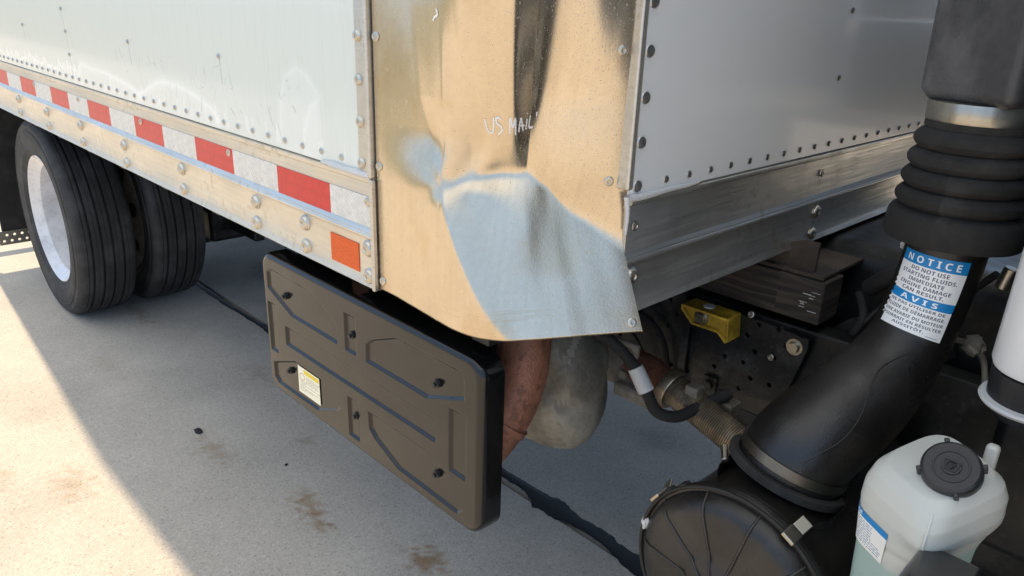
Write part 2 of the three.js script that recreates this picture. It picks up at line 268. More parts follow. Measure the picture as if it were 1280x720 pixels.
{ // tar in the joint: ragged strip with a rounded top
  const n = 840, m = 8, pos = [], uv = [], idx = [];
  for (let i = 0; i <= n; i++) {
    const x = -4.2 + i * 0.00625, zc = -0.628 - smooth(-2.0, -0.6, x) * 0.05 + smooth(-0.6, -0.1, x) * 0.03 + (fbm(i / n, 0.3, 24, 5, 121) - 0.5) * 0.022;
    const side = (k) => 0.007 + 0.1 * Math.pow(fbm(i / n, k, 34, 6, 123 + k * 10), 3.2) * (0.45 + smooth(-1.5, -0.4, x) * 0.8) + 0.004 * fbm(i / n, k + 0.3, 300, 2, 127), wl = side(0.21), wr = side(0.77);
    for (let j = 0; j <= m; j++) { const a = j / m * 2 - 1; pos.push(x, 0.0008 + 0.0014 * (1 - a * a), zc + (a < 0 ? a * wl : a * wr)); uv.push(x, a * 0.02); }
  }
  for (let i = 0; i < n; i++) for (let j = 0; j < m; j++) { const a = i * (m + 1) + j, b = a + m + 1; idx.push(a, a + 1, b, b, a + 1, b + 1); }
  const g = new THREE.BufferGeometry(); g.setAttribute('position', new THREE.Float32BufferAttribute(pos, 3)); g.setAttribute('uv', new THREE.Float32BufferAttribute(uv, 2)); g.setIndex(idx); g.computeVertexNormals();
  struct('tar_joint', g, M.tar);
}
function lump(r, sx, sy, sz, s) { const g = mergeVertices(new THREE.IcosahedronGeometry(r, 2).deleteAttribute('normal').deleteAttribute('uv')); const p = g.attributes.position; for (let i = 0; i < p.count; i++) { const k = 0.75 + 0.5 * hash(i, s, 5); p.setXYZ(i, p.getX(i) * sx * k, p.getY(i) * sy * k, p.getZ(i) * sz * k); } g.computeVertexNormals(); return boxUV(toCreasedNormals(g, 0.5)); }
{
  const p = mesh('pebble', lump(0.011, 1.4, 0.5, 0.9, 3), M.tar); p.position.set(-1.487, 0.004, -0.102);
  p.userData = { label: 'small black scrap lying alone on the shaded concrete left of the black cover', category: 'pebble' }; top('pebble', p);
}

for (let i = 0; i < 7; i++) {
  const g = lump(0.0024 + rnd() * 0.0022, 1.3, 0.6, 0.9, 10 + i), p = mesh('grit_speck', g, i % 3 ? M.tar : M.caulk); p.position.set(-1.9 + rnd() * 1.8, 0.0015, -0.55 + rnd() * 0.7); p.rotation.y = rnd() * 6;
  p.userData = { label: 'tiny grit speck lying loose on the shaded concrete', category: 'grit', group: 'grit specks on the shaded concrete' }; top('grit_speck', p);
}

// ------------------------------------------------------------------ the truck
const truck = new THREE.Group(); top('box_truck', truck);
truck.userData = { label: 'white box truck with a dented bare metal front corner and dual rear wheels', category: 'truck' };
const part = (name, geo, mat, label) => mesh(name, geo, mat, truck, label);
const XR = -4.1, ZR = -2.44, TOP = 3.52, SEAM = 1.033, BOT = 0.848;

// box body behind its sheets
{
  const sh = new THREE.Shape([[XR, 0.034], [-0.33, 0.034], [-0.03, 0.225], [-0.03, -ZR - 0.2], [-0.3, -ZR - 0.012], [XR, -ZR - 0.012]].map((q) => new THREE.Vector2(...q)));
  const g = new THREE.ExtrudeGeometry(sh, { depth: TOP - 0.92, bevelEnabled: false }); g.rotateX(-Math.PI / 2); g.translate(0, 0.9, 0); part('cargo_body', boxUV(g), M.boxDark);
}
part('cargo_roof', rbox(XR, 0.0, TOP - 0.018, TOP + 0.02, ZR, 0.0, 0.008), M.white);
// side sheet, with the marks left by old sealant
const sideMarks = canvasTex(2048, 512, (c, w, h) => {                 // x -3.0..-0.33, y 1.03..1.70
  const X = (x) => (x + 3.0) / 2.67 * w, Y = (y) => h - (y - 1.03) / 0.67 * h;
  c.fillStyle = 'rgb(228,231,226)'; c.fillRect(0, 0, w, h);
  let s = 3; const r = () => { s = (Math.imul(s, 1664525) + 1013904223) >>> 0; return s / 4294967296; };
  for (let i = 0; i < 1600; i++) { c.fillStyle = `rgba(${150 + r() * 40},${150 + r() * 40},${140 + r() * 40},${0.02 + r() * 0.03})`; c.fillRect(r() * w, r() * h, 1 + r() * 3, 10 + r() * 90); }
  const wob = (pts, lw, a, col = '255,255,255') => { c.strokeStyle = `rgba(${col},${a})`; c.lineWidth = lw; c.lineJoin = 'round'; c.lineCap = 'round'; c.beginPath(); pts.forEach(([x, y], i) => (i ? c.lineTo(X(x), Y(y)) : c.moveTo(X(x), Y(y)))); c.stroke(); };
  const blob = (pts, a) => { c.fillStyle = `rgba(250,251,250,${a})`; c.beginPath(); pts.forEach(([x, y], i) => (i ? c.lineTo(X(x), Y(y)) : c.moveTo(X(x), Y(y)))); c.fill(); };
  for (const pts of [[[-1.74, 1.04], [-1.73, 1.075], [-1.70, 1.094], [-1.62, 1.088], [-1.5, 1.087], [-1.40, 1.077], [-1.32, 1.066], [-1.27, 1.05]], [[-1.30, 1.052], [-1.22, 1.075], [-1.16, 1.094], [-1.10, 1.101], [-1.02, 1.096], [-0.94, 1.086], [-0.88, 1.07], [-0.85, 1.05]], [[-0.6, 1.05], [-0.59, 1.12], [-0.57, 1.16], [-0.53, 1.176], [-0.5, 1.168], [-0.47, 1.145]], [[-0.52, 1.04], [-0.51, 1.09], [-0.49, 1.12], [-0.46, 1.135]]]) { blob([...pts, [pts[pts.length - 1][0], 1.03], [pts[0][0], 1.03]], 0.22); const f = pts[0][0] > -0.7 ? 0.4 : 1; wob(pts, 22, 0.16 * f); wob(pts, 12, 0.25 * f); wob(pts, 5, 0.5 * f); }
  for (let x = -2.98; x < -1.75; x += 0.028) { const a = smooth(-3, -2.4, x) * smooth(-1.74, -1.95, x); wob([[x, 1.045], [x + (r() - 0.5) * 0.03, 1.06 + r() * 0.03], [x + 0.03, 1.05 + r() * 0.02]], 7, 0.55 + 0.4 * r()); }
  for (let i = 0; i < 70; i++) { const x = -0.36 - r() * 1.4; wob([[x, 1.045], [x + (r() - 0.5) * 0.02, 1.05 + r() * 0.035]], 4 + r() * 5, 0.12 + r() * 0.25); }
  for (let i = 0; i < 60; i++) { const x = -0.5 - r() * 0.9, y = 1.06 + r() * 0.1; wob([[x, y], [x + (r() - 0.5) * 0.03, y - r() * 0.03]], 1 + r() * 2, 0.1 + r() * 0.16, '120,125,120'); }
  for (const [x, y] of [[-1.8, 1.231], [-1.79, 1.173], [-1.789, 1.112], [-1.307, 1.173], [-0.82, 1.174], [-2.245, 1.171]]) { wob([[x, y], [x + 0.004, y - 0.05]], 3, 0.28, '120,118,108'); wob([[x + 0.03, y], [x + 0.06, y - 0.1]], 2, 0.1, '120,118,108'); }
});
{
  const g = rbox(-4.1, -0.332, SEAM, TOP - 0.02, -0.03, 0.004, 0.002); const uv = g.attributes.uv;
  for (let i = 0; i < uv.count; i++) uv.setXY(i, (uv.getX(i) + 3.0) / 2.67, (uv.getY(i) - 1.03) / 0.67);
  const m = M.white.clone(); m.map = sideMarks; m.color = lin(0.86, 0.885, 0.86); 
  m.bumpMap = canvasTex(2048, 512, (c, w, h) => {
    c.fillStyle = 'rgb(128,128,128)'; c.fillRect(0, 0, w, h); let q = 29; const r = () => { q = (Math.imul(q, 1664525) + 1013904223) >>> 0; return q / 4294967296; };
    const blob = (x, y, rx, ry, col, a) => { const gr = c.createRadialGradient(0, 0, 0, 0, 0, 1); gr.addColorStop(0, `rgba(${col},${a})`); gr.addColorStop(1, `rgba(${col},0)`); c.save(); c.translate(x, y); c.scale(rx, ry); c.fillStyle = gr; c.beginPath(); c.arc(0, 0, 1, 0, 7); c.fill(); c.restore(); };
    for (let i = 0; i < 40; i++) blob(r() * w, r() * h, 90 + r() * 260, 60 + r() * 160, r() > 0.5 ? '255,255,255' : '0,0,0', 0.10 + r() * 0.16);
    for (let i = 0; i < 46; i++) blob((2.598 - i * 0.0606) / 2.67 * w, h - 0.02 / 0.67 * h, 17, 17, '0,0,0', 0.35 + r() * 0.25);
    for (const [x, y] of [[-1.8, 1.231], [-1.79, 1.173], [-1.789, 1.112], [-1.307, 1.173], [-0.82, 1.174], [-2.245, 1.171]]) blob((x + 3) / 2.67 * w, h - (y - 1.03) / 0.67 * h, 26, 26, '0,0,0', 0.6);
  }, false); m.bumpScale = 0.004;
  const p = mesh('side_panel', g, m, truck, 'white painted side sheet with pale sealant smears above its rivet row');
  for (let i = 0; i < 46; i++) stud('rivet', rivetGeo, M.rivet, p, [-0.402 - i * 0.0606, 1.05, 0.004], [0, 0, 1]);
  for (const [x, y] of [[-1.8, 1.231], [-1.79, 1.173], [-1.789, 1.112], [-1.307, 1.173], [-0.82, 1.174], [-2.245, 1.171]]) stud('screw', rivetGeo, M.rivet, p, [x, y, 0.004], [0, 0, 1]);
  part('side_panel', rbox(XR, -0.332, SEAM, TOP - 0.02, ZR - 0.004, ZR + 0.01, 0.002), M.white);
  part('rear_door', rbox(XR - 0.02, XR - 0.002, 0.9, TOP - 0.03, ZR + 0.03, -0.03, 0.004), M.white);
}
// front sheet
{
  const p = part('front_panel', rbox(-0.028, 0.004, SEAM, TOP - 0.02, ZR + 0.2, -0.216, 0.002), M.white, 'glossy white front sheet edged with a row of rivets');
  for (const y of [1.049, 1.111, 1.172, 1.233, 1.295, 1.356]) stud('rivet', bigRivetGeo, M.rivet, p, [0.004, y, -0.226], [1, 0, 0]);
  for (let i = 0; i < 24; i++) stud('rivet', rivetGeo, M.rivet, p, [0.004, 1.05, -0.296 - i * 0.0606], [1, 0, 0]);
  for (const [z, y] of [[-0.834, 1.175], [-0.841, 1.295]]) stud('screw', rivetGeo, M.rivet, p, [0.004, y, z], [1, 0, 0]);
}
// rails: [out, y]
const railProf = [[-0.03, BOT], [0.0035, BOT], [0.0055, BOT + 0.002], [0.0055, BOT + 0.008], [0.0035, BOT + 0.011], [0.002, 0.864], [0.002, 0.9275], [0.0035, 0.9305], [0.0058, 0.933], [0.0062, 0.936], [0.005, 0.9385], [0.0035, 0.9395], [0.0042, 0.941], [0.003, 0.9435], [0.001, 0.9455], [0, 0.948], [0, 1.019], [0.002, 1.021], [0.0055, 1.0225], [0.0062, 1.0255], [0.0055, 1.029], [0.003, 1.0305], [0.0005, 1.0315], [-0.03, 1.0315]];
{
  const rail = part('side_rail', runProfile(railProf, 'x', XR, -0.3165), M.alu, 'riveted aluminium bottom rail along the side of the box');
  const prof = (x) => [x, 0.913];
  for (const x of [-0.338, -0.5365, -0.7225, -1.078, -1.444, -1.802, -2.148, -2.497, -2.85, -3.2]) for (const y of [0.913, 0.8675]) stud('bolt', boltGeo, M.bolt, rail, [x + (rnd() - 0.5) * 0.004, y + (rnd() - 0.5) * 0.003, 0.002], [0, 0, 1]);
  for (const x of [-0.338, -0.825, -1.303, -1.791, -2.25]) stud('rivet', popGeo, M.bolt, rail, [x, 0.9895, 0.0016], [0, 0, 1]);
  const segGeo = rbox(-0.09, 0.09, 0.9487, 0.9985, 0.0004, 0.0015, 0.0003, 1), lastGeo = rbox(-0.448, -0.322, 0.9487, 0.9985, 0.0004, 0.0015, 0.0003, 1);
  mesh('white_tape', lastGeo, M.silver, rail);
  for (let i = 0; i < 18; i++) mesh(i % 2 ? 'white_tape' : 'red_tape', segGeo, i % 2 ? M.silver : M.red, rail, null, [-0.448 - 0.09 - i * 0.18, (rnd() - 0.5) * 0.0008, 0]);
  mesh('orange_reflector', rbox(-0.4505, -0.3655, 0.867, 0.9155, 0.0021, 0.0036, 0.0006), M.orange, rail);
  // bead of sealant at the corner end of the panel seam
  mesh('sealant_bead', tube([[-0.46, 1.034, 0.006], [-0.43, 1.0345, 0.0068], [-0.39, 1.0335, 0.0066], [-0.35, 1.0345, 0.007], [-0.319, 1.034, 0.006]], [0.003, 0.0055, 0.005, 0.006, 0.005], 30, 10), M.caulk, rail);
  const fr = part('front_rail', runProfile(railProf, 'z', ZR + 0.2, -0.2165), M.aluDull, 'scratched aluminium bottom rail across the front of the box');
  for (const [z, y, g] of [[-0.233, 0.911, boltGeo], [-0.842, 0.912, boltGeo], [-0.839, 0.866, boltGeo], [-1.45, 0.912, boltGeo], [-1.45, 0.866, boltGeo], [-0.233, 0.988, popGeo], [-0.84, 0.991, popGeo]]) stud('bolt', g, M.bolt, fr, [0.002, y, z], [1, 0, 0]);
  mesh('sealant_bead', tube([[0.005, 1.034, -0.208], [0.007, 1.033, -0.235], [0.006, 1.034, -0.3], [0.0055, 1.0335, -0.37], [0.004, 1.034, -0.39]], [0.006, 0.0052, 0.0045, 0.0038, 0.002], 30, 10), M.caulk, fr);
  mesh('sealant_bead', tube([[0.003, 1.036, -0.206], [0.005, 1.01, -0.2085], [0.004, 0.98, -0.2095]], [0.0045, 0.003, 0.002], 16, 8), M.caulk, fr);
}
// trims that hold the corner sheet
{
  const t1 = part('corner_trim', mergeGeometries([rbox(-0.349, -0.326, SEAM - 0.002, TOP - 0.05, -0.01, 0.0072, 0.0015), rbox(-0.3262, -0.3155, SEAM - 0.003, TOP - 0.05, -0.01, 0.0105, 0.004, 4)]), M.aluTrim);
  for (const y of [1.051, 1.113, 1.174, 1.2355, 1.297, 1.358]) stud('rivet', boltGeo, M.bolt, t1, [-0.3405, y, 0.0072], [0, 0, 1]).scale.setScalar(0.62);
  mesh('seal_strip', rbox(-0.3215, -0.313, BOT, SEAM - 0.004, 0.001, 0.0105, 0.003), M.aluTrim, t1);
  const t2 = part('corner_trim', rbox(-0.02, 0.0075, SEAM + 0.012, TOP - 0.05, -0.2145, -0.2015, 0.0035), M.aluTrim);
}

// ---- the dented corner sheet
const post = (() => {
  const S1 = 0.153, R = 0.16, S2 = S1 + R * Math.PI / 2, SE = 0.4605;
  const base = (s) => { if (s < S1) return [-0.313 + s, 0, 0, 1]; const a = (s - S1) / R; if (a < Math.PI / 2) return [-0.16 + R * Math.sin(a), -0.16 + R * Math.cos(a), Math.sin(a), Math.cos(a)]; return [0, -0.16 - (s - S2), 1, 0]; };
  const pl = (pts, x) => { if (x <= pts[0][0]) return pts[0][1]; for (let i = 0; i < pts.length - 1; i++) if (x <= pts[i + 1][0]) return lerp(pts[i][1], pts[i + 1][1], (x - pts[i][0]) / (pts[i + 1][0] - pts[i][0])); return pts[pts.length - 1][1]; };
  const smin = (a, b, k) => { const h = clamp(0.5 + 0.5 * (b - a) / k); return lerp(b, a, h) - k * h * (1 - h); };
  const tent = (x, k) => 1 - Math.sqrt(x * x + k * k) + k;            // a rounded peak
  const depth = (s, y) => {
    const bs = base(s);
    // depth at which the flat through (px, py, pz), looking az degrees from the front and el degrees up, lies behind the sound corner
    const flat = (az, el, px, py, pz, yy) => { const A = az * D2R, E2 = el * D2R, N = [Math.cos(E2) * Math.cos(A), Math.sin(E2), Math.cos(E2) * Math.sin(A)]; return (N[0] * (bs[0] - px) + N[1] * (yy - py) + N[2] * (bs[1] - pz)) / (N[0] * bs[2] + N[2] * bs[3]); };
    const pos = (v, k) => (Math.sqrt(v * v + k * k) + v) / 2;
    const plane = (yy) => { const v = flat(30, 20, -0.064, 0.85, -0.033, yy); return lerp(pos(v, 0.003), v, smooth(0.26, 0.33, s)); };
    const F = plane(y);
    const yr = pl([[0, 1.05], [0.15, 1.05], [0.17, 1.060], [0.291, 1.064], [0.353, 1.046], [0.42, 1.0], [0.46, 0.965]], s);
    const Dr = Math.max(0, plane(yr)) + 0.001;
    const x = (y - yr) / 0.30, U = Dr * (x < 0 ? 1 - 1.6 * x : x < 1 ? Math.pow(1 - x, 1.6) : 0);
    let d = smin(F, U, 0.009) * smooth(0.12, 0.16, s);
    const px = s - 0.15, py = y - 1.05, pr = Math.hypot(px, py), pa = Math.atan2(py, px);
    d += 0.0016 * Math.sin(pa * 7 + 0.6) * smooth(0.012, 0.05, pr) * smooth(0.3, 0.08, pr) * smooth(0.1, 0.16, s);                 // puckers that run out from the crushed point
    d += 0.002 * Math.exp(-(((s - 0.375) / 0.05) ** 2) - (((y - 0.955) / 0.045) ** 2)) - 0.001 * Math.exp(-(((s - 0.27) / 0.03) ** 2) - (((y - 0.98) / 0.04) ** 2));
    const fy = smooth(1.05, 1.19, y) * smooth(3.2, 1.6, y), h3 = flat(4, 0, -0.0624, 0, -0.0332, 0), h4 = flat(28, 0, 0, 0, -0.212, 0);
    d += fy * 0.85 * pos(smin(h3, h4, 0.008), 0.005) * smooth(0.2, 0.25, s);
    const sc = pl([[1.03, 0.15], [1.08, 0.126], [1.163, 0.093], [1.28, 0.077], [1.5, 0.06], [3, 0.05]], y), a1 = smooth(1.03, 1.12, y) * smooth(2.4, 1.5, y), pk = 0.17 * (sc - 0.012);
    const e1 = smin(0.17 * (s - 0.012), pk - 0.11 * (s - sc) - 0.5 * Math.max(0, s - sc - 0.06) * (s - sc - 0.06), 0.0015); d += a1 * pos(e1, 0.002) * smooth(0.0, 0.02, s) * smooth(0.32, 0.2, s);
    d += 0.0022 * Math.exp(-(((s - 0.15) / 0.016) ** 2) - (((y - 1.045) / 0.02) ** 2)) * 3;
    d += (fbm(s * 2, y * 0.6, 7, 2, 131) - 0.5) * 0.0042 * smooth(0.0, 0.04, s) * smooth(0.46, 0.42, s);
    return d;
  };
  const at = (s, y, off = 0) => { const b = base(s), d = depth(s, y) - off; return [b[0] - b[2] * d, y, b[1] - b[3] * d]; };
  const norm = (s, y) => { const e = 0.002, a = at(s + e, y), b = at(s - e, y), c = at(s, y + e), f = at(s, y - e); return new THREE.Vector3(a[0] - b[0], a[1] - b[1], a[2] - b[2]).cross(new THREE.Vector3(c[0] - f[0], c[1] - f[1], c[2] - f[2])).normalize(); };
  const yb = (s) => 0.853 - 0.014 * smooth(0, 0.25, s);
  const ss = []; for (let i = 0; i <= 190; i++) ss.push(0.001 + (SE - 0.001) * i / 190);
  const vs = []; for (let i = 0; i <= 220; i++) vs.push(i / 220 * 0.52); for (let i = 1; i <= 30; i++) vs.push(0.52 + i / 30 * 2.1);
  const pos = [], uv = [], idx = [], nx = ss.length;
  const row = (v, off) => ss.forEach((s) => { const y = yb(s) + v, p = at(s, y, off); pos.push(...p); uv.push(s / 0.462, (y - 0.835) / 0.52); });
  row(0.02, -0.004); row(0, -0.004); row(0, -0.0035);
  vs.forEach((v) => row(v, 0));
  const ny = vs.length + 3;
  for (let j = 0; j < ny - 1; j++) for (let i = 0; i < nx - 1; i++) { const a = j * nx + i, b = a + nx; idx.push(a, a + 1, b, b, a + 1, b + 1); }
  const g = new THREE.BufferGeometry(); g.setAttribute('position', new THREE.Float32BufferAttribute(pos, 3)); g.setAttribute('uv', new THREE.Float32BufferAttribute(uv, 2)); g.setIndex(idx); g.computeVertexNormals();
  return { g, at, norm };
})();
const specks = (() => {
  let s = 11; const r = () => { s = (Math.imul(s, 1664525) + 1013904223) >>> 0; return s / 4294967296; }, out = [];
  for (let i = 0; i < 6500; i++) { const sx = r() * 0.462, y = 0.835 + r() * 0.52, den = smooth(0.16, 0.3, sx) * (0.35 + 0.65 * smooth(0.9, 1.1, y)) + 0.08; if (r() > den) continue; out.push([sx, y, 0.5 + r() * r() * 1.7, r(), r()]); }
  return out;
})();
const postC = (() => {
  const N = 1024, specks = [];
  const base = dataTex(N, N, (u, v) => {
    const vert = vnoise(u * 90, v * 3, 270, 141), f = fbm(u, v, 5, 6, 142), g = fbm(u, v, 90, 3, 143);
    let x = 224 + (vert - 0.5) * 5 + (f - 0.5) * 14 + (g - 0.5) * 10; let c = [x, x * 0.965, x * 0.91];
    const patina = smooth(0.5, 0.7, fbm(u, v, 4, 4, 145)) * 0.25; c = [c[0] * (1 - patina * 0.12), c[1] * (1 - patina * 0.2), c[2] * (1 - patina * 0.32)];
    return c;
  }, true).image.data;
  const t = canvasTex(N, N, (c, w, h) => {
    const im = new ImageData(w, h); for (let j = 0; j < h; j++) for (let i = 0; i < w; i++) { const o = ((h - 1 - j) * w + i) * 4, q = (j * w + i) * 4; im.data[o] = base[q]; im.data[o + 1] = base[q + 1]; im.data[o + 2] = base[q + 2]; im.data[o + 3] = 255; } c.putImageData(im, 0, 0);
    let s = 11; const r = () => { s = (Math.imul(s, 1664525) + 1013904223) >>> 0; return s / 4294967296; };
    const X = (a) => a / 0.462 * w, Y = (y) => h - (y - 0.835) / 0.52 * h;
    for (const [sx, y, rr, p, q] of specks) { c.fillStyle = `rgba(${62 + p * 40},${38 + p * 24},${22 + q * 14},${0.4 + q * 0.55})`; c.beginPath(); c.ellipse(X(sx), Y(y), rr, rr * (1 + p), 0, 0, 7); c.fill(); }
    for (let i = 0; i < 60; i++) { const sx = r() * 0.46, y = 0.85 + r() * 0.5; c.strokeStyle = `rgba(255,250,238,${0.1 + r() * 0.3})`; c.lineWidth = 0.6 + r(); c.beginPath(); c.moveTo(X(sx), Y(y)); c.lineTo(X(sx + (r() - 0.5) * 0.03), Y(y + (r() - 0.5) * 0.02)); c.stroke(); }
    for (let i = 0; i < 14; i++) { const sx = 0.15 + r() * 0.15, y = 0.86 + r() * 0.02; c.strokeStyle = 'rgba(190,160,120,0.4)'; c.lineWidth = 1; c.beginPath(); c.moveTo(X(sx), Y(y)); c.lineTo(X(sx + 0.04), Y(y + 0.001)); c.stroke(); }
    return c;
  });
  return t;
})();
const writing = [[[0.199, 1.140], [0.2, 1.126], [0.204, 1.121], [0.21, 1.122], [0.214, 1.130], [0.217, 1.143]], [[0.231, 1.140], [0.2265, 1.143], [0.221, 1.141], [0.222, 1.135], [0.229, 1.131], [0.2315, 1.127], [0.228, 1.123], [0.222, 1.119]], [[0.247, 1.121], [0.2485, 1.142], [0.2495, 1.143], [0.253, 1.131], [0.2545, 1.131], [0.2585, 1.143], [0.2585, 1.119]], [[0.265, 1.123], [0.268, 1.138], [0.2695, 1.143], [0.2725, 1.134], [0.2745, 1.124]], [[0.269, 1.132], [0.2775, 1.132]], [[0.283, 1.141], [0.2813, 1.126]], [[0.283, 1.149], [0.283, 1.147]], [[0.291, 1.145], [0.2888, 1.129], [0.2905, 1.1283], [0.299, 1.1288]], [[0.3078, 1.1495], [0.3075, 1.1435]], [[0.131, 1.262], [0.136, 1.267], [0.141, 1.2685], [0.142, 1.272], [0.139, 1.277]]];
const postRM = canvasTex(1024, 1024, (c, w, h) => {
  const X = (a) => a / 0.462 * w, Y = (y) => h - (y - 0.835) / 0.52 * h;
  c.fillStyle = 'rgb(0,64,250)'; c.fillRect(0, 0, w, h);
  let s = 21; const r = () => { s = (Math.imul(s, 1664525) + 1013904223) >>> 0; return s / 4294967296; };
  for (let i = 0; i < 900; i++) { const g = 42 + r() * 34; c.fillStyle = `rgba(0,${g | 0},240,0.12)`; c.beginPath(); c.ellipse(r() * w, r() * h, 10 + r() * 50, 10 + r() * 60, r() * 3, 0, 7); c.fill(); }
  for (const [sx, y, rr, p] of specks) { c.fillStyle = 'rgba(0,170,110,0.6)'; c.beginPath(); c.ellipse(X(sx), Y(y), rr, rr * (1 + p), 0, 0, 7); c.fill(); }
}, false);
{
  const m = std({ map: postC, roughnessMap: postRM, metalnessMap: postRM, roughness: 1, metalness: 1, color: lin(0.9, 0.825, 0.71), bumpMap: (() => { const t = fineB.clone(); t.wrapS = t.wrapT = THREE.RepeatWrapping; t.repeat.set(4, 4); t.needsUpdate = true; return t; })(), bumpScale: 0.00006 });
  const p = part('corner_post', post.g, m, 'dented bare metal corner sheet with hand lettering in white');
  for (const [s, y] of [[0.008, 1.236], [0.008, 1.051], [0.009, 0.868], [0.434, 1.233], [0.436, 1.056], [0.449, 0.853], [0.434, 1.40]]) { const n = post.norm(s, y); stud('rivet', popGeo, M.bolt, p, post.at(s, y, 0.0002), [n.x, n.y, n.z]); }
  // the hand lettering: thin skins of white paint that follow the sheet
  const paint = std({ color: lin(0.85, 0.84, 0.82), roughness: 0.7, side: THREE.DoubleSide });
  for (const st of writing) {
    const pos = [], idx = [], c = new THREE.CatmullRomCurve3(st.map(([a, b]) => new THREE.Vector3(a, b, 0)), false, 'centripetal'), n = Math.max(3, Math.ceil(c.getLength() / 0.0012));
    for (let i = 0; i <= n; i++) { const q = c.getPointAt(i / n), t = c.getTangentAt(i / n), w = (0.0015 + 0.0004 * Math.sin(i * 1.7)) * (i === 0 || i === n ? 0.5 : 1); pos.push(...post.at(q.x - t.y * w, q.y + t.x * w, 0.0006), ...post.at(q.x, q.y, 0.0009), ...post.at(q.x + t.y * w, q.y - t.x * w, 0.0006)); }
    for (let i = 0; i < n; i++) for (const k of [0, 1]) { const a = i * 3 + k, b = a + 3; idx.push(a, a + 1, b, b, a + 1, b + 1); }
    const g = new THREE.BufferGeometry(); g.setAttribute('position', new THREE.Float32BufferAttribute(pos, 3)); g.setIndex(idx); g.computeVertexNormals();
    mesh('brush_stroke', g, paint, p);
  }
}

// ---- rear wheels
function wheelShape(flip) {
  const W = 0.1125, p = [[0.252, -0.088], [0.262, -0.097], [0.268, -0.1], [0.272, -0.0985], [0.285, -0.1045], [0.289, -0.1068], [0.293, -0.1056], [0.318, -0.111], [0.335, -0.1125], [0.349, -0.1105], [0.352, -0.1122], [0.356, -0.1118], [0.358, -0.1092], [0.372, -0.107], [0.376, -0.1085], [0.381, -0.1062], [0.389, -0.101], [0.3965, -0.094]];
  const q = []; for (const [gx, w, dp] of [[-0.074, 0.0012, 0.003], [-0.056, 0.004, 0.011], [-0.036, 0.001, 0.002], [-0.019, 0.004, 0.011], [0, 0.001, 0.002], [0.019, 0.004, 0.011], [0.036, 0.001, 0.002], [0.056, 0.004, 0.011], [0.074, 0.0012, 0.003]]) { const R0 = 0.4035 - gx * gx * 0.35; q.push([R0, gx - w - 0.001], [R0 - dp, gx - w * 0.7], [R0 - dp, gx + w * 0.7], [R0, gx + w + 0.001]); }
  const side = p.map(([r, w]) => [r, -w]).reverse();
  const out = []; for (const [r, w] of side) { out.push([r, w]); }
  return [...p, [0.3995, -0.086], ...q, [0.3995, 0.086], ...out];
}
const tyreGeo = (() => { const g = lathe(wheelShape(), 110, 0.55); g.rotateX(Math.PI / 2); return g; })();
const rimOuterGeo = (() => { const g = lathe([[0.245, -0.095], [0.252, -0.088], [0.24, -0.07], [0.225, -0.05], [0.226, 0.06], [0.238, 0.074], [0.256, 0.084], [0.262, 0.094], [0.2585, 0.0965], [0.253, 0.092], [0.246, 0.083], [0.233, 0.072], [0.219, 0.062], [0.2155, 0.02], [0.215, -0.05], [0.205, -0.075], [0.17, -0.088], [0.12, -0.1], [0.085, -0.1], [0.08, -0.06], [0.07, -0.03], [0.0001, -0.028]], 72, 0.7); g.rotateX(Math.PI / 2); return g; })();
const rimInnerGeo = (() => { const g = lathe([[0.262, 0.094], [0.258, 0.097], [0.24, 0.1], [0.2, 0.112], [0.16, 0.12], [0.0001, 0.12], [0.0001, 0.11], [0.2, 0.1], [0.22, 0.06], [0.225, -0.06], [0.262, -0.094]], 72, 0.7); g.rotateX(Math.PI / 2); return g; })();
function wheel(z, inner, label) {
  const w = new THREE.Group(); w.name = 'wheel'; if (label) w.userData.label = label; truck.add(w); w.position.set(-2.8, 0.397, z);
  mesh('tyre', tyreGeo, M.tyre, w); mesh('rim', inner ? rimInnerGeo : rimOuterGeo, inner ? M.rimRust : M.rimWhite, w);
  if (inner) for (let i = 0; i < 8; i++) { const a = i / 8 * 6.283 + 0.2; stud('hand_hole', lathe([[0.0001, 0.004], [0.024, 0.004], [0.029, 0], [0.031, 0]], 20), M.darkHole, w, [Math.cos(a) * 0.2, Math.sin(a) * 0.2, 0.1125], [Math.cos(a) * 0.3, Math.sin(a) * 0.3, 1]); }
  else for (let i = 0; i < 8; i++) { const a = i / 8 * 6.283; stud('lug_nut', hexGeo, M.steel, w, [Math.cos(a) * 0.11, Math.sin(a) * 0.11, -0.099], [0, 0, 1]); }
  return w;
}
wheel(-0.178, false, 'outer rear wheel with a white painted rim'); wheel(-0.457, true, 'inner rear wheel with a dark dusty rim');
wheel(-1.98, true); wheel(-2.26, true);
part('axle', (() => { const g = cyl(0.06, 0.06, 1.8, 20); g.rotateX(-Math.PI / 2); g.translate(-2.8, 0.4, -0.4); return boxUV(g); })(), M.underside);
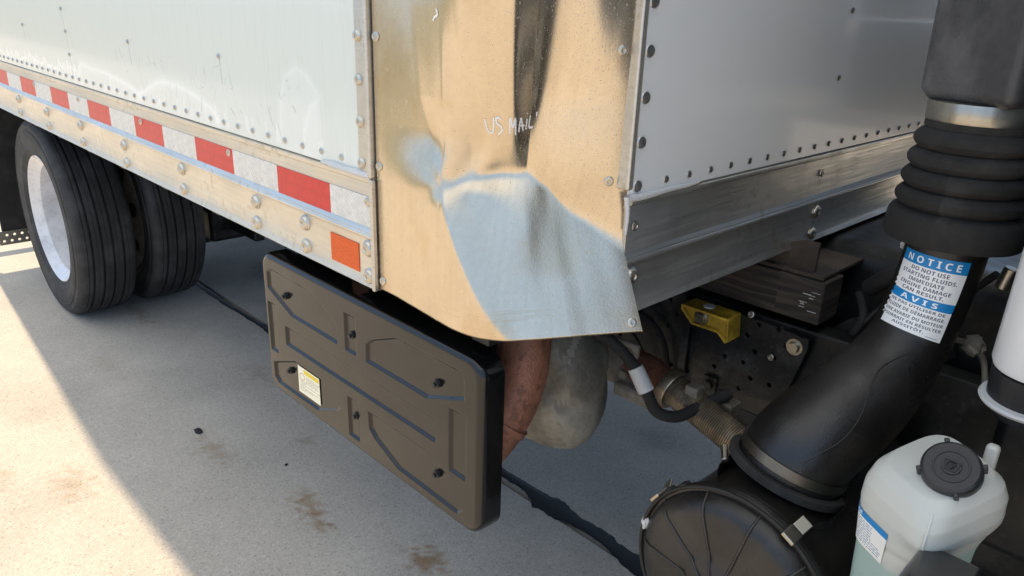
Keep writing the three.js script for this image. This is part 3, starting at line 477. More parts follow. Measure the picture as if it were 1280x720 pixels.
// mud flap and the tail under the box
{
  const f = part('mud_flap', rbox(-3.46, -3.445, 0.2, 0.88, -0.7, -0.02, 0.004), M.rubber, 'black mud flap behind the rear wheels');
  const sh = new THREE.Shape([[-0.7, 0.14], [-0.0, 0.14], [-0.0, 0.205], [-0.7, 0.205]].map((q) => new THREE.Vector2(...q)));
  for (let i = 0; i < 22; i++) for (let j = 0; j < 2; j++) { const h = new THREE.Path(); h.absarc(-0.02 - i * 0.031 - j * 0.015, 0.158 + j * 0.028, 0.006, 0, 6.3, true); sh.holes.push(h); }
  const g = new THREE.ExtrudeGeometry(sh, { depth: 0.004, bevelEnabled: false, curveSegments: 8 }); g.rotateY(-Math.PI / 2); g.translate(-3.438, 0, 0);
  mesh('perforated_strip', boxUV(g.applyMatrix4(new THREE.Matrix4().makeScale(1, 1, 1))), M.steel, f);
  part('rear_bumper', tube([[-4.02, 0.33, 0.0], [-4.02, 0.33, -2.4]], 0.035, 4, 14), M.underside);
  part('lift_gate', rbox(-4.08, -3.9, 0.34, 0.86, -1.8, -0.72, 0.01), M.underside);
  const sp = part('suspension_hanger', mergeGeometries([rbox(-3.2, -3.05, 0.16, 0.7, -0.86, -0.78, 0.02), rbox(-3.3, -2.45, 0.25, 0.295, -0.84, -0.79, 0.01), rbox(-2.9, -2.7, 0.2, 0.36, -0.88, -0.7, 0.02), rbox(-3.02, -2.97, 0.12, 0.25, -0.87, -0.77, 0.01)]), M.underside);
}
// floor structure of the box
{
  const b = []; for (let i = 0; i < 13; i++) b.push(rbox(-0.16 - i * 0.31, -0.12 - i * 0.31, 0.8, 0.895, -2.38, -0.06, 0.003));
  b.forEach((g) => part('cross_member', g, M.underside));
}

// ---- the frame under the box
{
  const sh = new THREE.Shape([[-1.35, 0.45], [-0.45, 0.487], [-0.173, 0.503], [0.03, 0.532], [0.055, 0.537], [0.088, 0.672], [0.086, 0.69], [-1.35, 0.71]].map((q) => new THREE.Vector2(...q)));
  for (let j = 0; j < 6; j++) for (let i = 0; i < 26; i++) {
    const x = 0.045 - i * 0.043 - (j % 2) * 0.021, y = 0.53 + j * 0.031; if (hash(i, j, 151) < 0.3 || x < -0.9) continue; if (x > 0.02 && y < 0.56) continue; if (x > 0.03 && y > 0.66) continue; if (Math.hypot(x + 0.124, y - 0.683) < 0.07) continue; if (Math.hypot(x + 0.1, y - 0.515) < 0.03) continue;
    const h = new THREE.Path(); h.absarc(x, y + (x + 0.1) * 0.05, 0.0058, 0, 6.3, true); sh.holes.push(h);
  }
  const g = new THREE.ExtrudeGeometry(sh, { depth: 0.008, bevelEnabled: true, bevelSize: 0.001, bevelThickness: 0.001, bevelSegments: 1, curveSegments: 8 }); g.translate(0, 0, -0.728);
  const f = part('frame_rail', boxUV(g), M.chassis, 'black frame rail pierced with many bolt holes');
  mesh('flange', rbox(-4.0, 1.6, 0.47, 0.7, -0.80, -0.745, 0.006), M.underside, f);
  mesh('stiffener', rbox(-0.19, -0.168, 0.5, 0.7, -0.719, -0.704, 0.004), M.chassis, f);
  stud('bolt', hexGeo, M.steel, f, [0.062, 0.668, -0.719], [0, 0, 1]); 
  const tab = mesh('tab', rbox(-0.122, -0.088, 0.478, 0.54, -0.716, -0.708, 0.003), M.chassis, f); stud('bolt', hexGeo, M.chassis, f, [-0.105, 0.521, -0.708], [0, 0, 1]);
  stud('bolt', popGeo, M.steel, f, [0.018, 0.629, -0.718], [0, 0, 1]); stud('bolt', popGeo, M.steel, f, [-0.03, 0.713, -0.7], [0, 0.3, 1]);
  // timber between frame and box floor, its end split
  const tb = part('timber_beam', (() => { const g2 = rbox(-4, 0.092, 0.718, 0.806, -0.82, -0.735, 0.004); return g2; })(), M.wood, 'dark weathered timber lying on the frame rail');
  for (let i = 0; i < 9; i++) { const y = 0.732 + rnd() * 0.06, x = 0.04 + rnd() * 0.03; mesh('splinter', rbox(x, x + 0.006 + rnd() * 0.016, y, y + 0.0006 + rnd() * 0.001, -0.7352, -0.7338, 0.0003, 1), M.tagWhite, tb); }
  const gs = new THREE.Shape([[-0.14, 0.81], [0.06, 0.81], [0.06, 0.875], [0.03, 0.875]].map((q) => new THREE.Vector2(...q)));
  const gg = new THREE.ExtrudeGeometry(gs, { depth: 0.008, bevelEnabled: false }); gg.translate(0, 0, -0.76);
  part('gusset_plate', boxUV(mergeGeometries([gg.toNonIndexed(), rbox(-0.5, 0.085, 0.808, 0.816, -1.0, -0.74, 0.002)].map((q) => { const r = q.clone(); for (const k of Object.keys(r.attributes)) if (!['position', 'normal', 'uv'].includes(k)) r.deleteAttribute(k); return r; }))), M.brown, 'rusty steel gusset above the timber');
  // yellow bracket: an open channel with slanted cheeks
  const ys = new THREE.Shape([[-0.168, 0.7], [-0.062, 0.7], [-0.058, 0.651], [-0.078, 0.668], [-0.14, 0.667], [-0.168, 0.692]].map((q) => new THREE.Vector2(...q)));
  const back = new THREE.ExtrudeGeometry(ys, { depth: 0.004, bevelEnabled: false }); back.translate(0, 0, -0.676);
  const lip = (pts, w, z0 = -0.717) => { const o = []; for (let i = 0; i < pts.length - 1; i++) { const [x0, y0] = pts[i], [x1, y1] = pts[i + 1], L = Math.hypot(x1 - x0, y1 - y0), b = new RoundedBoxGeometry(L + 0.003, 0.005, w, 2, 0.0015); b.rotateZ(Math.atan2(y1 - y0, x1 - x0)); b.translate((x0 + x1) / 2, (y0 + y1) / 2, z0 + w / 2); o.push(b.toNonIndexed()); } return o; };
  const yg = mergeGeometries([back.toNonIndexed(), ...lip([[-0.168, 0.7], [-0.062, 0.7]], 0.05), ...lip([[-0.062, 0.7], [-0.058, 0.651]], 0.05), ...lip([[-0.058, 0.651], [-0.078, 0.668], [-0.14, 0.667], [-0.168, 0.692], [-0.168, 0.7], [-0.062, 0.7]], 0.012, -0.674)].map((q) => { const r = q.clone(); for (const k of Object.keys(r.attributes)) if (!['position', 'normal', 'uv'].includes(k)) r.deleteAttribute(k); return r; }));
  const yb = part('yellow_bracket', boxUV(yg), M.yellow, 'yellow painted bracket bolted to the frame'); stud('bolt', hexGeo, M.steel, yb, [-0.124, 0.683, -0.672], [0, 0, 1]);
  stud('washer', lathe([[0.0001, 0], [0.012, 0], [0.012, 0.003], [0.0001, 0.004]], 18), M.tagWhite, yb, [-0.12, 0.7035, -0.69], [0, 1, 0]);
  part('clip_plate', rbox(-0.26, -0.21, 0.485, 0.5, -0.66, -0.655, 0.001), M.tagWhite);
}
// dark machinery that fills the gap towards the cab
part('gearbox', mergeGeometries([rbox(0.16, 1.6, 0.25, 0.86, -1.5, -0.84, 0.06), rbox(-0.9, 0.5, 0.3, 0.84, -1.5, -0.92, 0.05), rbox(0.42, 0.75, 0.42, 1.12, -0.98, -0.72, 0.02)]), M.underside, 'dark greasy machinery below the intake');
part('hose', tube([[0.13, 0.78, -0.86], [0.19, 0.83, -0.83], [0.26, 0.80, -0.82], [0.3, 0.7, -0.84]], 0.018), M.rubber);
part('hose', tube([[0.05, 0.62, -0.9], [0.15, 0.70, -0.84], [0.2, 0.6, -0.82], [0.16, 0.45, -0.83]], 0.022), M.rubber);
part('cable', tube([[-0.9, 0.66, -0.71], [-0.5, 0.655, -0.705], [-0.33, 0.64, -0.70], [-0.24, 0.6, -0.70], [-0.21, 0.53, -0.70], [-0.2, 0.45, -0.71]], 0.006, 60, 8), M.rubber);
part('cable', tube([[-0.9, 0.64, -0.71], [-0.5, 0.63, -0.703], [-0.36, 0.61, -0.695], [-0.28, 0.55, -0.69], [-0.25, 0.47, -0.7]], 0.0045, 60, 8), M.capBlack);
part('air_line', tube([[0.02, 0.50, -0.86], [0.12, 0.6, -0.82], [0.15, 0.72, -0.80], [0.2, 0.79, -0.80], [0.3, 0.83, -0.78], [0.36, 0.9, -0.74]], 0.0065, 60, 8), M.capBlack);
part('air_line', tube([[0.06, 0.48, -0.84], [0.14, 0.53, -0.8], [0.2, 0.68, -0.79], [0.28, 0.75, -0.77], [0.37, 0.77, -0.72], [0.40, 0.70, -0.7]], 0.005, 60, 8), M.shield);
part('air_line', tube([[0.12, 0.77, -0.84], [0.15, 0.74, -0.8], [0.13, 0.66, -0.8], [0.16, 0.57, -0.79]], 0.008, 40, 8), M.rubber);
part('pipe_fitting', (() => { const g = cyl(0.011, 0.011, 0.035, 14); g.rotateZ(-0.2); g.translate(0.385, 0.9, -0.67); return boxUV(g); })(), M.steel);
part('pipe_fitting', (() => { const g = lump(0.016, 1, 1, 1, 8); g.translate(0.372, 0.8, -0.66); return g; })(), M.shield);
part('fixing_stud', (() => { const g = lump(0.006, 1, 1, 1, 2); g.translate(0.218, 0.919, -0.719); return g; })(), M.tagWhite);

// ---- stamped black cover in front of the battery box
{
  const X0 = -0.797, X1 = -0.098, Y0 = 0.47, Y1 = 0.79;
  const mir = (p) => p.map(([x, y]) => [-0.911 - x, y]), flipY = (p) => p.map(([x, y]) => [x, 1.256 - y]);
  const ur = [[-0.407, 0.714], [-0.39, 0.728], [-0.319, 0.757], [-0.155, 0.76], [-0.139, 0.749], [-0.138, 0.712], [-0.233, 0.676], [-0.409, 0.676]];
  const box = (a, b, c, d) => [[a, c], [b, c], [b, d], [a, d]];
  const pockets = [ur, mir(ur), flipY(ur).map(([x, y]) => [x, y - 0.003]), mir(flipY(ur)).map(([x, y]) => [x, y - 0.003]), box(-0.477, -0.439, 0.675, 0.753), box(-0.478, -0.44, 0.493, 0.58), box(-0.709, -0.21, 0.602, 0.647), box(-0.176, -0.133, 0.567, 0.686), box(-0.779, -0.745, 0.567, 0.682)];
  const sd = (poly, x, y) => { let d = 1e9, ins = false; for (let i = 0, j = poly.length - 1; i < poly.length; j = i++) { const [ax, ay] = poly[i], [bx, by] = poly[j], ex = bx - ax, ey = by - ay, t = clamp(((x - ax) * ex + (y - ay) * ey) / (ex * ex + ey * ey)); d = Math.min(d, Math.hypot(x - ax - ex * t, y - ay - ey * t)); if ((ay > y) !== (by > y) && x < (bx - ax) * (y - ay) / (by - ay) + ax) ins = !ins; } return ins ? d : -d; };
  const pd = pockets.map((p) => { const xs = p.map((q) => q[0]), ys = p.map((q) => q[1]); return { p, b: [Math.min(...xs) - 0.02, Math.max(...xs) + 0.02, Math.min(...ys) - 0.02, Math.max(...ys) + 0.02] }; });
  const zf = (x, y) => {
    let z = 0; for (const { p, b } of pd) if (x > b[0] && x < b[1] && y > b[2] && y < b[3]) { const d = sd(p, x, y) - 0.003; z -= 0.0045 * smooth(-0.0026, 0.0026, d); }
    z += (fbm(x + 1, y, 6, 3, 161) - 0.5) * 0.0016;
    return z;
  };
  const nx = 420, ny = 200, rc = 0.036, re = 0.014, pos = [], uv = [], idx = [];
  const cx = (X0 + X1) / 2, cy = (Y0 + Y1) / 2, hx = (X1 - X0) / 2, hy = (Y1 - Y0) / 2;
  const squash = (a, b) => { // square -> rounded rectangle
    let x = a * hx, y = b * hy; const ix = hx - rc, iy = hy - rc; const qx = Math.abs(x) - ix, qy = Math.abs(y) - iy;
    if (qx > 0 && qy > 0) { const m = Math.max(qx, qy), l = Math.hypot(qx, qy), k = m / l; x = Math.sign(x) * (ix + qx * k); y = Math.sign(y) * (iy + qy * k); } return [cx + x, cy + y];
  };
  for (let j = 0; j <= ny; j++) for (let i = 0; i <= nx; i++) {
    const [x, y] = squash(i / nx * 2 - 1, j / ny * 2 - 1);
    const ix = hx - rc, iy = hy - rc, qx = Math.abs(x - cx) - ix, qy = Math.abs(y - cy) - iy, inside = rc - (Math.hypot(Math.max(qx, 0), Math.max(qy, 0)) + Math.min(Math.max(qx, qy), 0));
    const t = clamp(1 - inside / re), roll = re * (1 - Math.sqrt(Math.max(0, 1 - t * t)));
    pos.push(x, y, zf(x, y) - roll); uv.push(x, y);
  }
  for (let j = 0; j < ny; j++) for (let i = 0; i < nx; i++) { const a = j * (nx + 1) + i, b = a + nx + 1; idx.push(a, a + 1, b, b, a + 1, b + 1); }
  const ring = []; for (let i = 0; i <= nx; i++) ring.push(i); for (let j = 1; j <= ny; j++) ring.push(j * (nx + 1) + nx); for (let i = nx - 1; i >= 0; i--) ring.push(ny * (nx + 1) + i); for (let j = ny - 1; j >= 0; j--) ring.push(j * (nx + 1));
  const b0 = pos.length / 3; ring.forEach((q) => { pos.push(pos[q * 3], pos[q * 3 + 1], -0.046); uv.push(pos[q * 3], pos[q * 3 + 1] + 0.05); });
  for (let k = 0; k < ring.length - 1; k++) idx.push(ring[k], b0 + k, ring[k + 1], ring[k + 1], b0 + k, b0 + k + 1);
  const g = new THREE.BufferGeometry(); g.setAttribute('position', new THREE.Float32BufferAttribute(pos, 3)); g.setAttribute('uv', new THREE.Float32BufferAttribute(uv, 2)); g.setIndex(idx); g.computeVertexNormals(); g.translate(0, 0, -0.03);
  const pc = canvasTex(1024, 512, (k, w, h) => {
    k.fillStyle = 'rgb(30,30,31)'; k.fillRect(0, 0, w, h); let q = 17; const r = () => { q = (Math.imul(q, 1664525) + 1013904223) >>> 0; return q / 4294967296; };
    const soft = (x, y, rx, ry, a) => { const g2 = k.createRadialGradient(0, 0, 0, 0, 0, 1); g2.addColorStop(0, `rgba(120,114,104,${a})`); g2.addColorStop(1, 'rgba(120,114,104,0)'); k.save(); k.translate(x, y); k.scale(rx, ry); k.fillStyle = g2; k.beginPath(); k.arc(0, 0, 1, 0, 7); k.fill(); k.restore(); };
    for (let i = 0; i < 260; i++) soft(r() * w, r() * h, 10 + r() * 70, 6 + r() * 30, 0.02 + r() * 0.06);
    for (let i = 0; i < 130; i++) soft(60 + r() * r() * 420, 300 + r() * 190, 6 + r() * 40, 4 + r() * 26, 0.04 + r() * 0.14);
    for (let i = 0; i < 90; i++) { k.strokeStyle = `rgba(150,145,135,${0.05 + r() * 0.14})`; k.lineWidth = 0.6 + r(); k.beginPath(); const x = r() * w, y = r() * h; k.moveTo(x, y); k.lineTo(x + (r() - 0.5) * 50, y + r() * 24); k.stroke(); }
    for (let i = 0; i < 900; i++) { k.fillStyle = `rgba(160,150,135,${r() * 0.22})`; k.fillRect(r() * w, h * (1 - r() * r()), 1 + r() * 1.6, 1 + r() * 1.6); }
  });
  { const u2 = g.attributes.uv; for (let i = 0; i < u2.count; i++) u2.setXY(i, (u2.getX(i) - X0) / (X1 - X0), (u2.getY(i) - Y0) / (Y1 - Y0)); }
  const m = phys({ map: pc, color: lin(0.3, 0.3, 0.3), ior: 1.42, roughness: 0.36, roughnessMap: grimeR, clearcoat: 0.32, clearcoatRoughness: 0.04 }); m.side = THREE.DoubleSide;
  const c = part('battery_cover', g, m, 'stamped black steel cover with recessed panels and six studs');
  const studGeo = lathe([[0.0001, 0], [0.013, 0], [0.012, 0.0015], [0.0085, 0.002], [0.0085, 0.008], [0.0045, 0.0085], [0.0045, 0.013], [0.0001, 0.0135]], 12, 0.4);
  for (const [x, y] of [[-0.7, 0.714], [-0.454, 0.713], [-0.209, 0.713], [-0.702, 0.544], [-0.452, 0.546], [-0.21, 0.542]]) { const b = stud('stud_nut', studGeo, M.capBlack, c, [x, y, -0.0365], [0.1, 0, 1]); b.scale.set(0.85, 1, 0.85); }
  const st = canvasTex(256, 256, (k, w, h) => {
    k.fillStyle = '#f1ecd0'; k.fillRect(0, 0, w, h); k.fillStyle = '#e6c93a'; k.fillRect(70, 12, w - 76, 40); k.fillStyle = 'rgba(120,90,70,0.5)'; k.beginPath(); k.arc(48, 92, 30, 0, 7); k.lineWidth = 7; k.strokeStyle = 'rgba(170,80,60,0.55)'; k.stroke();
    let s = 5; const r = () => { s = (Math.imul(s, 1664525) + 1013904223) >>> 0; return s / 4294967296; };
    k.fillStyle = 'rgba(90,85,75,0.55)'; for (let y = 70; y < 235; y += 15) for (let x = y < 130 ? 96 : 24; x < 235;) { const ww = 8 + r() * 26; k.fillRect(x, y, ww, 6); x += ww + 7; if (r() > 0.9) break; }
    for (let i = 0; i < 300; i++) { k.fillStyle = `rgba(160,150,110,${r() * 0.15})`; k.fillRect(r() * w, r() * h, 2 + r() * 16, 2 + r() * 6); }
  });
  const sg = new THREE.PlaneGeometry(0.085, 0.061, 12, 4); { const p = sg.attributes.position; for (let i = 0; i < p.count; i++) { p.setXYZ(i, p.getX(i) - 0.628, p.getY(i) + 0.5395, -0.03 - 0.0048 + 0.0022 + (fbm(p.getX(i) + 1 - 0.628, p.getY(i) + 0.5395, 6, 3, 161) - 0.5) * 0.0016); } sg.computeVertexNormals(); }
  mesh('warning_sticker', sg, std({ map: st, roughness: 0.5, side: THREE.DoubleSide }), c, 'cream and yellow warning sticker');
  part('battery_box', rbox(-0.775, -0.36, 0.49, 0.775, -0.52, -0.095, 0.01), M.underside);
  part('cover_bracket', rbox(-0.56, -0.5, 0.78, 0.9, -0.2, -0.1, 0.004), M.rust);
}
// ---- exhaust elbow, heat shield, flexible pipe
{
  const r = 0.047;
  const e = part('exhaust_elbow', tubeMaker([[-0.25, 0.86, -0.24], [-0.214, 0.80, -0.225], [-0.186, 0.73, -0.205], [-0.175, 0.66, -0.175], [-0.182, 0.605, -0.14], [-0.2, 0.575, -0.115]], [r, r, r, r, r, r], 44, 26).geo(), M.rust, 'rusty curved exhaust pipe');
  const tip = tubeMaker([[-0.178, 0.615, -0.148], [-0.196, 0.572, -0.112], [-0.235, 0.545, -0.085]], [r + 0.001, r + 0.003, r + 0.005], 16, 26);
  mesh('pipe_end', tip.geo(), M.rust, e);
  mesh('seam', tubeMaker([[-0.1765, 0.622, -0.153], [-0.1795, 0.612, -0.146]], [r + 0.0035, r + 0.0035], 2, 26).geo(), M.rust, e);
  // shield: dented shell
  const g = mergeVertices(new THREE.SphereGeometry(1, 64, 44).deleteAttribute('normal').deleteAttribute('uv'), 1e-4), p = g.attributes.position;
  for (let i = 0; i < p.count; i++) {
    let x = p.getX(i), y = p.getY(i), z = p.getZ(i); const n = fbm(x * 0.2 + 0.5, y * 0.2 + 0.5 + z * 0.13, 8, 3, 171) - 0.5;
    const sq = (v, e2) => Math.sign(v) * Math.pow(Math.abs(v), e2); let k = 1 + n * 0.1; x = sq(x, 0.8); y = sq(y, 0.75); z = sq(z, 0.85);
    const cr = (a, b, c, w, h) => Math.exp(-(((x * a + y * b + z * 0.3 - c) / w) ** 2)) * h; k -= cr(0.6, 1, 0.45, 0.2, 0.09) + cr(-0.9, 0.8, 0.5, 0.16, 0.05) + cr(1, -0.25, 0.1, 0.14, 0.03); k -= 0.1 * smooth(0.1, 0.9, y) * smooth(-0.2, 0.8, x);
    p.setXYZ(i, x * 0.094 * k * (1 - 0.12 * y), y * 0.152 * k, z * 0.115 * k);
  }
  g.computeVertexNormals(); g.rotateY(0.5); g.rotateZ(-0.02); g.translate(-0.262, 0.592, -0.395);
  part('heat_shield', boxUV(g), M.shield, 'grey dented heat shield');
  const hub = part('exhaust_flange', mergeGeometries([rbox(-0.29, -0.2, 0.51, 0.62, -0.575, -0.565, 0.004), rbox(-0.24, -0.13, 0.5, 0.53, -0.58, -0.54, 0.008)]), M.rimRust); for (const [x, y] of [[-0.225, 0.592], [-0.228, 0.545]]) stud('bolt', hexGeo, M.rimRust, hub, [x, y, -0.565], [0, 0, 1]);
  part('exhaust_joint', tube([[-0.24, 0.56, -0.6], [-0.16, 0.56, -0.575], [-0.105, 0.555, -0.55]], [0.032, 0.04, 0.036], 20, 20), M.rust);
  // corrugated pipe
  const A = new THREE.Vector3(-0.112, 0.57, -0.555), B = new THREE.Vector3(0.15, 0.508, -0.53), L = A.distanceTo(B), prof = []; const n = 58;
  for (let i = 0; i <= n; i++) { const a = i / n * L, w = L / n; prof.push([0.0305, a], [0.033, a + w * 0.3], [0.033, a + w * 0.6]); }
  const fg = lathe(prof, 28, 0.6); fg.applyQuaternion(new THREE.Quaternion().setFromUnitVectors(new THREE.Vector3(0, 1, 0), B.clone().sub(A).normalize())); fg.translate(A.x, A.y, A.z);
  const fx = part('flexible_pipe', fg, M.braid, 'braided flexible exhaust pipe'); 
  const cg = lathe([[0.033, 0], [0.041, 0], [0.042, 0.002], [0.042, 0.02], [0.041, 0.022], [0.033, 0.022]], 28, 0.5); cg.applyQuaternion(new THREE.Quaternion().setFromUnitVectors(new THREE.Vector3(0, 1, 0), B.clone().sub(A).normalize())); cg.translate(A.x, A.y, A.z); mesh('clamp', cg, M.braid, fx);
  part('clamp_lug', rbox(-0.06, -0.03, 0.575, 0.6, -0.56, -0.53, 0.005), M.shield); part('clamp_lug', rbox(-0.01, 0.02, 0.535, 0.565, -0.62, -0.58, 0.005), M.shield);
  const ho = part('wiring_hose', tube([[-0.3, 0.73, -0.43], [-0.2, 0.7, -0.41], [-0.172, 0.686, -0.426], [-0.149, 0.666, -0.439], [-0.119, 0.632, -0.453], [-0.092, 0.588, -0.458], [-0.072, 0.56, -0.462], [-0.043, 0.552, -0.486], [-0.02, 0.568, -0.541], [-0.0, 0.58, -0.60]], 0.0115, 60, 14), M.rubber, 'dark hose with a white tag round it');
  mesh('white_tag', tube([[-0.124, 0.638, -0.4515], [-0.097, 0.596, -0.4565]], [0.0155, 0.0165], 6, 14), M.tagWhite, ho);
}
function boxUVsmooth(g) { const p = g.attributes.position, uv = new Float32Array(p.count * 2); for (let i = 0; i < p.count; i++) { uv[i * 2] = p.getX(i) + p.getZ(i) * 0.5; uv[i * 2 + 1] = p.getY(i); } g.setAttribute('uv', new THREE.BufferAttribute(uv, 2)); return g; }

// ---- air intake: duct, clamp, bellows, elbow
const AX = 0.314, AZ = -0.61;
{
  const g = new RoundedBoxGeometry(0.17, 0.8, 0.26, 6, 0.018); { const p = g.attributes.position; for (let i = 0; i < p.count; i++) { const y = p.getY(i); if (y < -0.34) { const k = 1 - 0.16 * smooth(-0.34, -0.4, y); p.setX(i, p.getX(i) * k); p.setZ(i, p.getZ(i) * k); } } }
  g.rotateY(-0.35); g.translate(AX + 0.024, 1.575, AZ - 0.05);
  part('intake_duct', boxUVsmooth(g), M.ductGrey, 'dark grey square intake duct');
  const L = (prof, name, mat, label, seg = 64) => { const q = lathe(prof, seg, 0.9); q.translate(AX, 0, AZ); return part(name, q, mat, label); };
  L([[0.062, 1.15], [0.07, 1.15], [0.0712, 1.153], [0.0712, 1.174], [0.07, 1.177], [0.05, 1.178]], 'band_clamp', M.steel, 'bright steel band clamp');
  const b = [[0.05, 1.152], [0.0685, 1.152], [0.07, 1.147], [0.07, 1.141], [0.0685, 1.139]]; const n = 4, y0 = 1.139, dy = 0.0285;
  for (let i = 0; i < n; i++) { const ro = 0.0805 + i * 0.003, ri = 0.0695 + i * 0.0027; for (let k = 0; k <= 14; k++) { const t = k / 14, w = Math.pow(Math.sin(t * Math.PI), 0.75); b.push([lerp(ri, ro, w), y0 - i * dy - t * dy - 0.002]); } }
  b.push([0.08, 1.021], [0.09, 1.018], [0.0935, 1.012], [0.0955, 0.995], [0.096, 0.981], [0.0935, 0.975], [0.08, 0.973], [0.05, 0.974]);
  L(b, 'bellows', M.rubber, 'black ribbed rubber bellows');
}
const elbow = tubeMaker([[AX, 1.0, AZ], [0.311, 0.93, -0.607], [0.304, 0.865, -0.602], [0.296, 0.805, -0.588], [0.284, 0.755, -0.551], [0.267, 0.712, -0.498], [0.246, 0.674, -0.447], [0.228, 0.638, -0.413], [0.218, 0.59, -0.397]], [0.057, 0.057, 0.0575, 0.06, 0.067, 0.075, 0.08, 0.082, 0.082], 90, 44);
{
  const e = part('intake_elbow', elbow.geo(), M.plastic, 'black plastic intake elbow with a notice label');
  // label that follows the tube: find the angle that looks to the open side
  const out = new THREE.Vector3(0.05, 0.25, 1).normalize(); let best = 0, bd = -2; for (let i = 0; i < 360; i++) { const q = elbow.at(0.2, i * D2R).dir.dot(out); if (q > bd) { bd = q; best = i * D2R; } }
  const t0 = 0.09, t1 = 0.355, span = 0.104;
  const tex = canvasTex(768, 1024, (c, w, h) => {
    c.fillStyle = '#f4f4f3'; c.fillRect(0, 0, w, h); c.fillStyle = '#1688c9'; c.fillRect(0, 0, w, 150); c.fillRect(0, 505, w, 122);
    c.textAlign = 'center'; c.textBaseline = 'middle'; const put = (s, y, size, col, wgt, width) => { c.fillStyle = col; c.font = `${wgt} ${size}px sans-serif`; const m = c.measureText(s).width; c.save(); c.translate(w / 2, y); c.scale(width / m, 1); c.fillText(s, 0, 0); c.restore(); };
    put('N O T I C E', 78, 118, '#fff', 'bold', 620); put('A V I S', 568, 98, '#fff', 'bold', 420);
    const T = '#3d4a5c'; ['DO NOT USE', 'STARTING FLUIDS.', 'IMMEDIATE', 'ENGINE DAMAGE', 'CAN RESULT.'].forEach((s, i) => put(s, 194 + i * 66, 62, T, 'bold', [430, 640, 400, 590, 480][i]));
    ['NE PAS UTILISER DE', 'FLUIDE DE DÉMARRAGE.', 'UNE AVARIE DU MOTEUR', 'POURRAIT EN RÉSULTER', 'AUSSITÔT.'].forEach((s, i) => put(s, 668 + i * 68, 56, T, 'bold', [650, 690, 690, 690, 360][i]));
    c.fillStyle = 'rgba(70,80,95,0.6)'; c.fillRect(590, 985, 130, 9);
  });
  const nu = 22, nv = 30, pos = [], uv = [], idx = [];
  for (let j = 0; j <= nv; j++) for (let i = 0; i <= nu; i++) {
    const t = lerp(t0, t1, j / nv); let a = (i / nu - 0.5) * span / 0.0585; // torn left edge
    const torn = i === 0 ? [0, 0.1, 0.0, 0.15, 0.04, 0.12][j % 6] * smooth(0.25, 0.5, j / nv) * 0.9 + (j > nv - 4 ? 0.3 : 0) : 0; const aa = a + torn;
    const q = elbow.at(t, best + aa * SGN(), 0.0008).p; pos.push(q.x, q.y, q.z); uv.push(clamp(0.5 + aa * 0.0585 / span), 1 - j / nv);
  }
  for (let j = 0; j < nv; j++) for (let i = 0; i < nu; i++) { const a = j * (nu + 1) + i, b = a + nu + 1; idx.push(a, b, a + 1, b, b + 1, a + 1); }
  const g = new THREE.BufferGeometry(); g.setAttribute('position', new THREE.Float32BufferAttribute(pos, 3)); g.setAttribute('uv', new THREE.Float32BufferAttribute(uv, 2)); g.setIndex(idx); g.computeVertexNormals();
  mesh('notice_label', g, std({ map: tex, roughness: 0.45, side: THREE.DoubleSide }), e, 'blue and white bilingual notice label, torn on one edge');
  const ringAt = (t, r, h, mat, name) => { const c = elbow.curve.getPointAt(t), T = elbow.curve.getTangentAt(t); const q = lathe([[r - 0.012, 0], [r - 0.001, 0], [r, 0.001], [r, h - 0.001], [r - 0.001, h], [r - 0.012, h]], 56, 0.5); q.applyQuaternion(new THREE.Quaternion().setFromUnitVectors(new THREE.Vector3(0, -1, 0), T)); q.translate(c.x, c.y, c.z); return mesh(name, q, mat, e); };
  ringAt(0.94, 0.0855, 0.017, M.darkSteel, 'band_clamp'); ringAt(0.985, 0.096, 0.014, M.rubber, 'rubber_collar');
  // moulding line along the elbow
  const line = []; for (let k = 0; k <= 12; k++) { const q = elbow.at(lerp(0.45, 0.9, k / 12), best + 0.35 * SGN() + 0.25 * Math.sin(k * 0.5), 0.0002).p; line.push([q.x, q.y, q.z]); }
  mesh('mould_line', tube(line, 0.0011, 40, 6), M.plastic, e);
  const sc = mesh('clamp_screw', (() => { const q = cyl(0.006, 0.006, 0.03, 12); q.rotateZ(1.2); q.rotateY(-0.9); q.translate(0.145, 0.612, -0.338); return boxUV(q); })(), M.steel, e);
}
function SGN() { return -1; }

